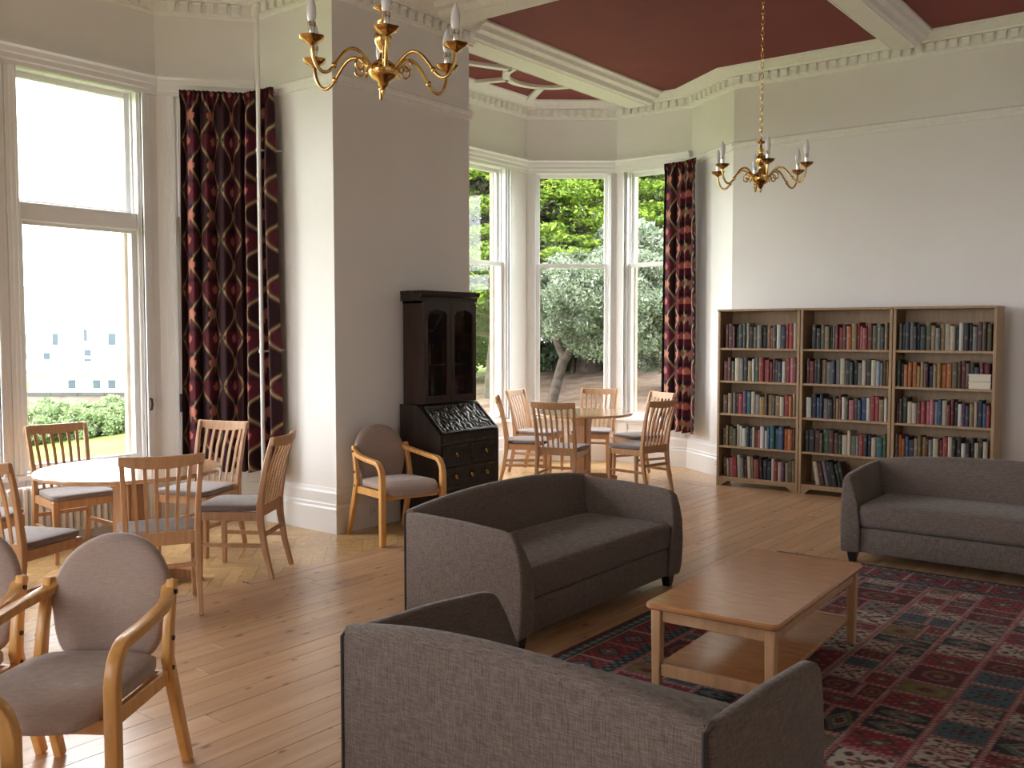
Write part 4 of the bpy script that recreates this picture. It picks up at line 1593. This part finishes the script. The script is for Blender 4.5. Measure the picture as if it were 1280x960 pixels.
# ================================================================ CHANDELIERS
def make_chandelier(label, loc, rz, ztop):
    t = thing('chandelier', label, 'chandelier', loc, rz, 'brass chandeliers')
    MB().lathe([(.002, 0), (.006, .008), (.009, .016), (.007, .024), (.012, .03), (.018, .036), (.022, .05), (.044, .062), (.054, .078), (.057, .092), (.052, .108), (.034, .122),
                (.018, .132), (.013, .15), (.012, .165), (.020, .175), (.030, .195), (.034, .215), (.030, .23), (.017, .24), (.012, .255), (.018, .265), (.020, .275), (.008, .285),
                (.007, .31), (.030, .318), (.034, .324), (.012, .330), (.006, .34), (.002, .352)], 24).build('body', 'brass', t, smooth=True, angle=50)
    for k in range(6):
        a = 2 * PI * k / 6
        ca, sa = math.cos(a), math.sin(a)

        def P(r, z):
            return (r * ca, r * sa, z)
        key = [(.045, .092), (.075, .122), (.105, .146), (.135, .150), (.165, .132), (.195, .095), (.222, .060), (.247, .044), (.272, .052), (.29, .08), (.298, .11), (.30, .138)]
        pts = []
        for i in range(len(key) - 1):
            p0, p1, p2, p3 = key[max(i - 1, 0)], key[i], key[i + 1], key[min(i + 2, len(key) - 1)]
            for q in range(3):
                tt = q / 3
                pts.append(tuple(.5 * ((2 * p1[j]) + (-p0[j] + p2[j]) * tt + (2 * p0[j] - 5 * p1[j] + 4 * p2[j] - p3[j]) * tt ** 2 + (-p0[j] + 3 * p1[j] - 3 * p2[j] + p3[j]) * tt ** 3) for j in (0, 1)))
        pts.append(key[-1])
        m = MB().tube([P(*p) for p in pts], .0065, 8)
        sc = []
        for q in range(22):
            u = q / 21
            r = .034 * (1 - .72 * u)
            th = PI * .75 - u * PI * 2.5 + PI * .5
            sc.append(P(.098 + r * math.cos(th), .096 + r * math.sin(th)))
        m.tube(sc, .0042, 6)
        m.lathe([(.004, -.012), (.010, -.006), (.010, .006), (.004, .012)], 8, P(.21, .076))
        arm = m.build('arm', 'brass', t, smooth=True, angle=60)
        c = P(.30, 0)
        # scalloped drip pan
        rings = []
        for r, z in ((.007, .130), (.022, .140), (.036, .148), (.046, .160), (.044, .162), (.030, .152), (.007, .150)):
            rings.append([(c[0] + r * (1 + .07 * (r > .03) * math.cos(6 * q * 2 * PI / 36)) * math.cos(q * 2 * PI / 36), c[1] + r * (1 + .07 * (r > .03) * math.cos(6 * q * 2 * PI / 36)) * math.sin(q * 2 * PI / 36), z) for q in range(36)])
        MB().loft(rings).build('drip_pan', 'brass', arm, smooth=True, angle=50)
        MB().lathe([(.010, .150), (.012, .155), (.0125, .196), (.015, .198), (.015, .212), (.012, .214)], 14, c).build('candle_sleeve', 'chrome', arm, smooth=True)
        MB().lathe([(.010, .213), (.015, .225), (.0175, .245), (.0165, .265), (.012, .285), (.006, .30), (.002, .308)], 14, c).build('candle_bulb', 'bulb_glass', arm, smooth=True, angle=60)
    m = MB()
    z = .355
    top = ztop - loc[2]
    i = 0
    while z < top - .06:
        ring = []
        for q in range(13):
            th = 2 * PI * q / 12
            u, v = .0085 * math.cos(th), .020 * math.sin(th)
            ring.append((u, 0, z + .018 + v) if i % 2 == 0 else (0, u, z + .018 + v))
        m.tube(ring, .0022, 5)
        z += .034
        i += 1
    m.build('chain', 'brass', t, smooth=True)
    MB().lathe([(.004, top - .075), (.012, top - .06), (.018, top - .045), (.042, top - .025), (.052, top - .006), (.052, top)], 20).build('ceiling_rose', 'brass', t, smooth=True, angle=50)
    return t


make_chandelier('brass six-arm chandelier hanging nearest, cut by the top edge, before the pier', (-2.645, 2.61, 2.495), -.74, 4.183)
make_chandelier('brass six-arm chandelier hanging on a long chain before the back wall', (-2.555, 5.93, 2.495), -1.03, 4.183)


# ================================================================ CURTAINS
def make_curtain(label, path, z0, z1, folds, amp, seed, cloth_w, spread=0.0):
    t = thing('curtain', label, 'curtain', (path[0][0], path[0][1], 0), 0, 'maroon patterned curtains in the bays')
    rnd = np.random.default_rng(seed)
    pts = np.array(path)
    sl = np.r_[0, np.cumsum(np.linalg.norm(np.diff(pts, axis=0), axis=1))]
    nu, nv = 240, 330
    u = np.linspace(0, 1, nu + 1)
    v = np.linspace(0, 1, nv + 1)
    U, V = np.meshgrid(u, v, indexing='ij')
    wob = np.interp(u, np.linspace(0, 1, 9), rnd.uniform(-.35, .35, 9))
    ph = 2 * PI * folds * u + wob * 2.4
    ampu = amp * (0.75 + np.interp(u, np.linspace(0, 1, folds * 2), rnd.uniform(-.25, .35, folds * 2)))
    Pu = np.stack([np.interp(u * sl[-1], sl, pts[:, 0]), np.interp(u * sl[-1], sl, pts[:, 1])], -1)
    tn = np.gradient(Pu, axis=0)
    tn /= np.linalg.norm(tn, axis=1)[:, None]
    kk = np.ones(25) / 25
    tn = np.stack([np.convolve(np.pad(tn[:, j], 12, mode='edge'), kk, 'valid') for j in (0, 1)], -1)
    tn /= np.linalg.norm(tn, axis=1)[:, None]
    nr = np.stack([-tn[:, 1], tn[:, 0]], -1)
    hd = np.clip((V - .955) / .03, 0, 1)         # gathered heading tape at the top
    body = np.sin(ph)[:, None] * ampu[:, None] * (1 - .55 * np.clip((V - .75) / .25, 0, 1)) * (1 - .8 * hd)
    fine = .007 * np.sin(ph * 3.0 + 1)[:, None] * (1 - .3 * hd) + .010 * hd * np.sin(ph * 3.0)[:, None]
    sway = .012 * np.sin(V * 5 + U * 7) * (1 - V)
    off = body + fine + sway
    lat = .012 * np.cos(ph)[:, None] * (1 - hd) + spread * (U - .5) * (1 - V)
    X = Pu[:, 0][:, None] + nr[:, 0][:, None] * off + tn[:, 0][:, None] * lat - path[0][0]
    Y = Pu[:, 1][:, None] + nr[:, 1][:, None] * off + tn[:, 1][:, None] * lat - path[0][1]
    Z = z0 + (z1 - z0) * V + .012 * np.sin(ph)[:, None] * (V < .01)
    # woven pattern: wavy gold vines, coral pods, olive rosettes on maroon and black
    cu = U * cloth_w
    cv = V * (z1 - z0)
    per, rep = .36, .40
    wave = .062 * np.sin(2 * PI * cv / rep)
    xm = (cu % per) - per / 2
    mir = np.where((np.floor(cu / per).astype(int) % 2) == 0, 1, -1)
    d1 = xm + .088 - wave * 1
    d2 = xm - .088 + wave * 1
    ins = (d1 > 0) & (d2 < 0)
    C = np.zeros(U.shape + (3,)) + np.array([.026, .006, .010])
    C[ins] = (.085, .010, .021)
    C[ins & (np.cos(2 * PI * cv / rep * 2 + 1) > .86)] = (.03, .008, .014)
    for dd in (d1, d2):
        g = (np.clip(1.2 - np.abs(dd) / .019, 0, 1))[..., None]
        C = C * (1 - g) + np.array([.27, .17, .09]) * g
        g = (np.abs(dd) < .0055)[..., None]
        C = np.where(g, np.array([.42, .33, .19]), C)

    def blob(x0, v0, rx, rv, c, every=rep, shift=None):
        vv = ((cv - v0 + every / 2) % every) - every / 2
        xx_ = xm - x0 * mir
        r = (xx_ / rx) ** 2 + (vv / rv) ** 2
        if shift is not None:      # pod shape: bite a corner off
            r = np.where(vv > .3 * rv, r * (1 + 2.2 * np.abs(xx_) / rx), r)
        C[r < 1] = c
    blob(.022, .10, .05, .044, (.45, .15, .115), shift=1)
    blob(.022, .10, .012, .022, (.46, .20, .15))
    blob(-.03, .155, .016, .016, (.012, .012, .016))
    blob(.03, .165, .016, .016, (.012, .012, .016))
    blob(.0, .05, .006, .04, (.30, .22, .11))
    for sx in (-.15, .15):
        blob(sx, .30, .022, .024, (.15, .12, .06))
        blob(sx, .30, .012, .013, (.03, .02, .02))
    blob(-.02, .30, .046, .042, (.42, .13, .10), shift=1)
    C[:, :][V > .993] *= .5
    co = np.stack([X, Y, Z], -1).reshape(-1, 3)
    idx = np.arange((nu + 1) * (nv + 1)).reshape(nu + 1, nv + 1)
    q = np.stack([idx[:-1, :-1], idx[1:, :-1], idx[1:, 1:], idx[:-1, 1:]], -1).reshape(-1, 4)
    me = np_mesh('drape', co, q, C)
    me.polygons.foreach_set('use_smooth', [True] * len(me.polygons))
    o = link('drape', me, 'curtain_cloth', t)
    # heading hooks and rail
    rail = [(Pu[k, 0] + nr[k, 0] * .045 - path[0][0], Pu[k, 1] + nr[k, 1] * .045 - path[0][1], z1 - .025) for k in range(0, nu + 1, 20)]
    MB().tube(rail, .009, 8).build('curtain_rail', 'white_plastic', t, smooth=True)
    return t


make_curtain('tall maroon and black curtain with gold vine pattern, beside the white pipe', [(-6.905, 4.52), (-6.58, 4.90), (-6.24, 4.92)], .44, 3.54, 7, .078, 3, 1.9, .07)
make_curtain('tall maroon curtain with gold vine pattern, at the right of the far bay', [(-5.42, 9.86), (-5.16, 9.84), (-4.93, 9.70)], .44, 3.52, 4, .065, 8, 1.2, .06)

# ================================================================ PIPE, RADIATOR, SOCKETS
t = thing('heating_pipe', 'thin white vertical pipe in front of the left curtain', 'pipe', (-6.325, 4.85, 0))
MB().tube([(0, 0, .0), (0, 0, 2.0), (0, 0, 4.16)], .017, 12).build('pipe_run', 'white_gloss', t, smooth=True)
for z in (1.43, 3.04):
    MB().tube([(0, 0, z), (.03, .08, z + .004), (.06, .178, z + .01)], .007, 8).build('bracket', 'white_gloss', t, smooth=True)
    MB().lathe([(.022, -.012), (.024, -.008), (.024, .008), (.022, .012)], 12, (0, 0, z)).build('clip', 'white_gloss', t, smooth=True)

rad = thing('radiator', 'white column radiator under the left bay window, behind the round table', 'radiator', (-6.97, 3.06, 0))
for k in range(22):
    y = k * .055
    m = MB()
    m.strip([(0, y, .09), (0, y, .46)], .08, .030, (1, 0, 0))
    m.build('column', 'white_gloss', rad, bevel=.010, segs=2, smooth=True)
for z in (.10, .45):
    MB().tube([(0, -.02, z), (0, 21 * .055 + .02, z)], .019, 10).build('header_pipe', 'white_gloss', rad, smooth=True)
for y in (.055, 20 * .055):
    MB().box((-.03, y - .008, 0), (.03, y + .008, .10)).build('foot', 'white_gloss', rad)


def socket(label, loc, rz):
    t = thing('wall_socket', label, 'socket', loc, rz, 'white double wall sockets')
    MB().box((-.073, 0, -.043), (.073, .011, .043)).build('plate', 'white_plastic', t, bevel=.004, segs=2)
    for sx in (-1, 1):
        for x, z, w, h in ((0, .016, .004, .009), (-.011, -.006, .007, .003), (.011, -.006, .007, .003)):
            MB().box((sx * .036 + x - w / 2, .0105, z - h), (sx * .036 + x + w / 2, .0118, z + h)).build('socket_hole', 'dark_slot', t)
        MB().box((sx * .036 - .006, .0105, .022), (sx * .036 + .006, .015, .036)).build('switch', 'white_plastic', t)


socket('white double socket on the pier skirting, under the armchair', (-5.6175, 5.43, .135), face_to(1, 0))
p, q = Vector((-5.15, 10.0)), Vector((-4.4, 9.5))
d = (q - p).normalized()
c = p.lerp(q, .80)
nrm = Vector((-d.y, d.x)) * -1 if (-d.y) > 0 else Vector((d.y, -d.x)) * -1
nrm = Vector((d.y, -d.x))
socket('white double socket on the skirting beside the left bookcase', (c.x + nrm.x * .0325, c.y + nrm.y * .0325, .135), math.atan2(nrm.y, nrm.x) - PI / 2)

# ================================================================ OUTDOORS
def ground_z(x, y):
    w = min(1, max(0, (x + 30) / 14))
    w = w * w * (3 - 2 * w)
    return -.45 + .052 * (x + 7) + .1103 * (y - 7) * (w if y > 7 else 1)


m = MB()
n = 75
xs = [-110 + 150 * i / n for i in range(n + 1)]
ys = [-60 + 170 * i / n for i in range(n + 1)]
vs = []
for x in xs:
    for y in ys:
        z = ground_z(max(-40, min(x, 5)), max(-20, min(y, 40)))
        vs.append((x, y, z))
m.add(vs, [(i * (n + 1) + j, (i + 1) * (n + 1) + j, (i + 1) * (n + 1) + j + 1, i * (n + 1) + j + 1) for i in range(n) for j in range(n)])
# keep the lawn below the floor of the house
m.v = [(x, y, min(z, -.25) if (-9 < x < 12 and -12 < y < 13) else z) for x, y, z in m.v]
g = m.build('ground', 'lawn', smooth=True, angle=80)
struct(g)


def leaves(rng, centres, radii, n, size, cols, flat=1.0, up=0.0):
    """leaf quads scattered in ellipsoid clumps; colour varies leaf by leaf"""
    k = rng.integers(0, len(centres), n)
    d = rng.normal(size=(n, 3))
    d /= np.linalg.norm(d, axis=1)[:, None]
    d *= (rng.random(n) ** .4)[:, None]
    if up:
        d[:, 2] = np.where(rng.random(n) < up, np.abs(d[:, 2]), d[:, 2])
    P = centres[k] + d * radii[k]
    a = rng.normal(size=(n, 3))
    a[:, 2] *= flat
    a /= np.linalg.norm(a, axis=1)[:, None]
    b = np.cross(a, rng.normal(size=(n, 3)) * np.array([1, 1, 1]))
    b /= np.linalg.norm(b, axis=1)[:, None]
    s = size * rng.uniform(.6, 1.35, n)[:, None]
    co = np.stack([P - a * s, P + b * s * .42, P + a * s, P - b * s * .42], 1).reshape(-1, 3)
    q = np.arange(4 * n).reshape(n, 4)
    cols = np.array(cols)
    c = cols[rng.integers(0, len(cols), n)] * rng.uniform(.8, 1.2, n)[:, None]
    return co, q, np.repeat(c, 4, axis=0)


def foliage(parent, rng, centres, radii, n, size, cols, **kw):
    o = link('foliage', np_mesh('foliage', *leaves(rng, np.array(centres), np.array(radii), n, size, cols, **kw)), 'leaf', parent)
    o['kind'] = 'stuff'
    return o


def limb(parent, name, pts, r0, r1):
    k = len(pts)
    MB().tube(pts, 0, 9, [r0 + (r1 - r0) * i / (k - 1) for i in range(k)]).build(name, 'bark', parent, smooth=True, angle=70)


def conifer(label, px, d, height, rad, z_low, ncl, nleaf, seed):
    rng = np.random.default_rng(seed)
    x, y = world_at(px, d)
    z0 = ground_z(x, y)
    t = thing('cypress_tree', label, 'tree', (x, y, z0), 0, 'yellow-green conifers beyond the far bay')
    limb(t, 'trunk', [(0, 0, -.3), (.15, .05, height * .25), (0, .1, height * .55), (.1, 0, height * .95)], .34, .06)
    cs, rs = [], []
    for k in range(ncl):
        h = z_low + (height - z_low) * rng.random() ** 1.05
        f = (h - z_low) / (height - z_low)
        R = rad * (1 - .72 * f) * (.55 + .45 * min(1, f * 6 + .35))
        a = rng.uniform(0, 2 * PI)
        rr = R * rng.uniform(.35, 1.0) ** .6
        s = rng.uniform(.34, .72)
        cs.append((rr * math.cos(a), rr * math.sin(a), h))
        rs.append((s, s, s * .24))
        if k % 9 == 0:
            limb(t, 'branch', [(0.05, .05, h - .5), (rr * .5 * math.cos(a), rr * .5 * math.sin(a), h - .28), (rr * .95 * math.cos(a), rr * .95 * math.sin(a), h - .08)], .07, .02)
    foliage(t, rng, cs, rs, nleaf, .055, [(.10, .17, .012), (.16, .235, .015), (.07, .13, .015), (.19, .26, .03), (.05, .1, .015)], flat=.5, up=.8)
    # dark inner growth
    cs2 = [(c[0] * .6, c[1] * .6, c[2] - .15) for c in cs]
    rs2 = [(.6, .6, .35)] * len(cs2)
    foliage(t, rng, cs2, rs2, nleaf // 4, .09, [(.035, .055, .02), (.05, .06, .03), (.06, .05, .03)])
    return t


def broadleaf(name, label, px, d, cz, rx, rz_, ncl, nleaf, size, cols, seed, group, trunk=True, skew=0.0):
    rng = np.random.default_rng(seed)
    x, y = world_at(px, d)
    z0 = ground_z(x, y)
    t = thing(name, label, 'shrub' if not trunk else 'tree', (x, y, z0), 0, group)
    cs, rs = [], []
    for k in range(ncl):
        v = rng.normal(size=3)
        v /= np.linalg.norm(v)
        v *= rng.random() ** .33
        s = rng.uniform(.22, .42) * rx * .55
        cs.append((v[0] * rx, v[1] * rx, cz - z0 + v[2] * rz_ + skew * v[0]))
        rs.append((s, s, s * .8))
    foliage(t, rng, cs, rs, nleaf, size, cols)
    if trunk:
        limb(t, 'trunk', [(0, 0, -.2), (.1, -.05, (cz - z0) * .4), (.25, .1, (cz - z0) * .9)], .16, .07)
        for a in (0.4, 2.3, 4.2):
            limb(t, 'branch', [(.08, 0, (cz - z0) * .35), (rx * .4 * math.cos(a), rx * .4 * math.sin(a), (cz - z0) * .8), (rx * .7 * math.cos(a), rx * .7 * math.sin(a), cz - z0 + .3)], .09, .03)
    else:
        limb(t, 'stem', [(0, 0, -.2), (.05, 0, (cz - z0) * .7), (0, .05, (cz - z0) * 1.1)], .07, .03)
    return t


conifer('bright yellow-green conifer filling the upper left panes of the far bay', 622, 20, 8.5, 3.6, 1.7, 620, 100000, 1)
conifer('bright yellow-green conifer seen through the middle pane of the far bay', 735, 23, 9.0, 3.7, 1.9, 620, 100000, 2)
conifer('darker conifer seen at the top of the right pane of the far bay', 862, 27, 9.5, 3.6, 2.0, 420, 60000, 3)
conifer('yellow-green conifer standing farthest left behind the dark cabinet', 500, 25, 9.5, 3.8, 2.0, 320, 46000, 12)
SILV = [(.15, .19, .12), (.21, .24, .18), (.11, .15, .08), (.27, .29, .23), (.06, .09, .05)]
broadleaf('holly_tree', 'silvery grey-green tree through the middle and right panes of the far bay', 765, 16.6, 2.1, 1.55, .85, 170, 85000, .036, SILV, 4, 'silvery trees beyond the far bay')
broadleaf('holly_tree', 'taller silvery grey-green tree behind the far curtain', 845, 18.2, 2.2, 1.45, 1.45, 150, 70000, .036, SILV, 5, 'silvery trees beyond the far bay')
DK = [(.025, .05, .022), (.045, .08, .035), (.06, .10, .04), (.03, .045, .03)]
SH = 'dark evergreen shrubs under the trees'
for q, (px, d, cz, r, rz2, lab) in enumerate([(560, 24, 1.7, 2.0, 1.4, 'dark evergreen shrub hidden mostly behind the cabinet'), (640, 25, 1.6, 1.9, 1.1, 'dark ivy-covered shrub low in the left pane of the far bay'),
                                              (715, 23, 1.6, 1.8, 1.0, 'dark evergreen shrub low in the middle pane of the far bay'), (780, 24, 1.6, 1.7, 1.1, 'dark evergreen shrub low between the middle and right panes'),
                                              (845, 22, 1.55, 1.5, 1.0, 'mid-green shrub low in the right pane of the far bay')]):
    broadleaf('shrub', lab, px, d, cz, r, rz2, 40, 15000, .085, DK if q < 4 else [(.07, .15, .04), (.10, .2, .05)], 20 + q, SH, trunk=False)
for q, (px, d, h) in enumerate([(430, 36, 7), (570, 36, 7.5), (690, 34, 7), (810, 37, 7.5), (940, 34, 7)]):
    broadleaf('evergreen_tree', 'tall dark evergreen in the belt behind the conifers, %s from the left' % ORD[q], px, d, 4.0, 2.3, 3.2, 60, 12000, .17, DK, 40 + q, 'dark tree belt behind the conifers')
# slanting bare trunk seen under the silvery tree
x, y = world_at(684, 18.0)
t = thing('leaning_tree', 'bare brown trunk slanting up under the silvery tree, middle pane', 'tree', (x, y, ground_z(x, y)))
limb(t, 'trunk', [(0, 0, -.3), (.22, .20, .8), (.75, .6, 1.8), (1.2, 1.0, 3.0)], .11, .06)
limb(t, 'branch', [(.24, .21, .85), (-.2, .1, 1.9), (-.5, .2, 2.8)], .08, .03)
rng = np.random.default_rng(77)
foliage(t, rng, [(1.2, 1.0, 3.0), (-.5, .2, 2.8)], [(.7, .7, .5), (.6, .6, .5)], 5000, .07, SILV)

# hedge and lawn beyond the left bay
HG = 'loose garden shrubs beyond the left bay'
for q, (px, d) in enumerate([(-40, 21), (15, 21.5), (65, 22), (115, 22), (165, 22.5), (220, 23)]):
    x, y = world_at(px, d)
    zg = ground_z(x, y)
    broadleaf('hedge_shrub', 'light green garden shrub beyond the left bay lawn, %s from the left' % ORD[q], px, d, zg + .36, 1.05, .34 + .10 * (q % 3), 80, 16000, .05,
              [(.17, .24, .10), (.24, .32, .13), (.13, .19, .10), (.28, .33, .18)], 60 + q, HG, trunk=False)

# garden wall, outbuilding and white house far to the left
def oriented(name, label, cat, px, d):
    x, y = world_at(px, d)
    return thing(name, label, cat, (x, y, ground_z(max(-40, x), min(40, y))), YAW)


t = oriented('garden_wall', 'low rubble garden wall beyond the hedge of the left bay', 'wall', 100, 36)
MB().box((-9, -.2, -1.5), (9, .2, 1.05)).build('wall_body', 'garden_stone', t)
for k in range(18):
    MB().box((-9 + k, -.26, 1.05), (-9 + k + .98, .26, 1.17)).build('coping_stone', 'slate', t)
t = oriented('outbuilding', 'low white outbuilding with a grey roof in front of the white house', 'building', 112, 50)
zb = -t.location.z + .2
MB().box((-3.2, 0, -2), (2.6, 3, zb - .9)).build('wall', 'render_white', t)
MB().prism([(-.3, zb - .9), (1.5, zb - .3), (3.3, zb - .9)], 'x', -3.4, 2.8).build('roof', 'slate', t)
for k, xx in enumerate((-1.2, .1, .9, 1.9)):
    f = MB().box((xx, -.03, zb - 1.7), (xx + .5, .02, zb - 1.15)).build('window', 'render_white', t)
    MB().box((xx + .05, -.05, zb - 1.65), (xx + .45, -.031, zb - 1.2)).build('pane', 'far_glass', f)
t = oriented('white_house', 'tall white rendered house far beyond the left bay window', 'building', 95, 70)
zc = 1.6 - t.location.z
MB().box((-7.5, 0, -3), (9.0, 9, zc + 3.2)).build('wall', 'render_white', t)
MB().prism([(-.4, zc + 3.2), (4.5, zc + 6.2), (9.4, zc + 3.2)], 'x', -7.8, 9.3).build('roof', 'render_white', t)
for px, py, w, h in ((70, 424, .42, .85), (108, 419, .25, .85), (141, 424, .55, .85), (59, 445, .45, .5), (110, 441, .5, .45), (110, 450, .5, .2), (30, 424, .42, .85), (30, 445, .45, .5)):
    xx, z = (px - 95) / FPX * 70, zc + (413 - py) / FPX * 70
    f = MB().box((xx - w / 2 - .06, -.05, z - h / 2 - .06), (xx + w / 2 + .06, .02, z + h / 2 + .06)).build('window', 'render_white', t)
    MB().box((xx - w / 2, -.08, z - h / 2), (xx + w / 2, -.051, z + h / 2)).build('pane', 'far_glass', f)
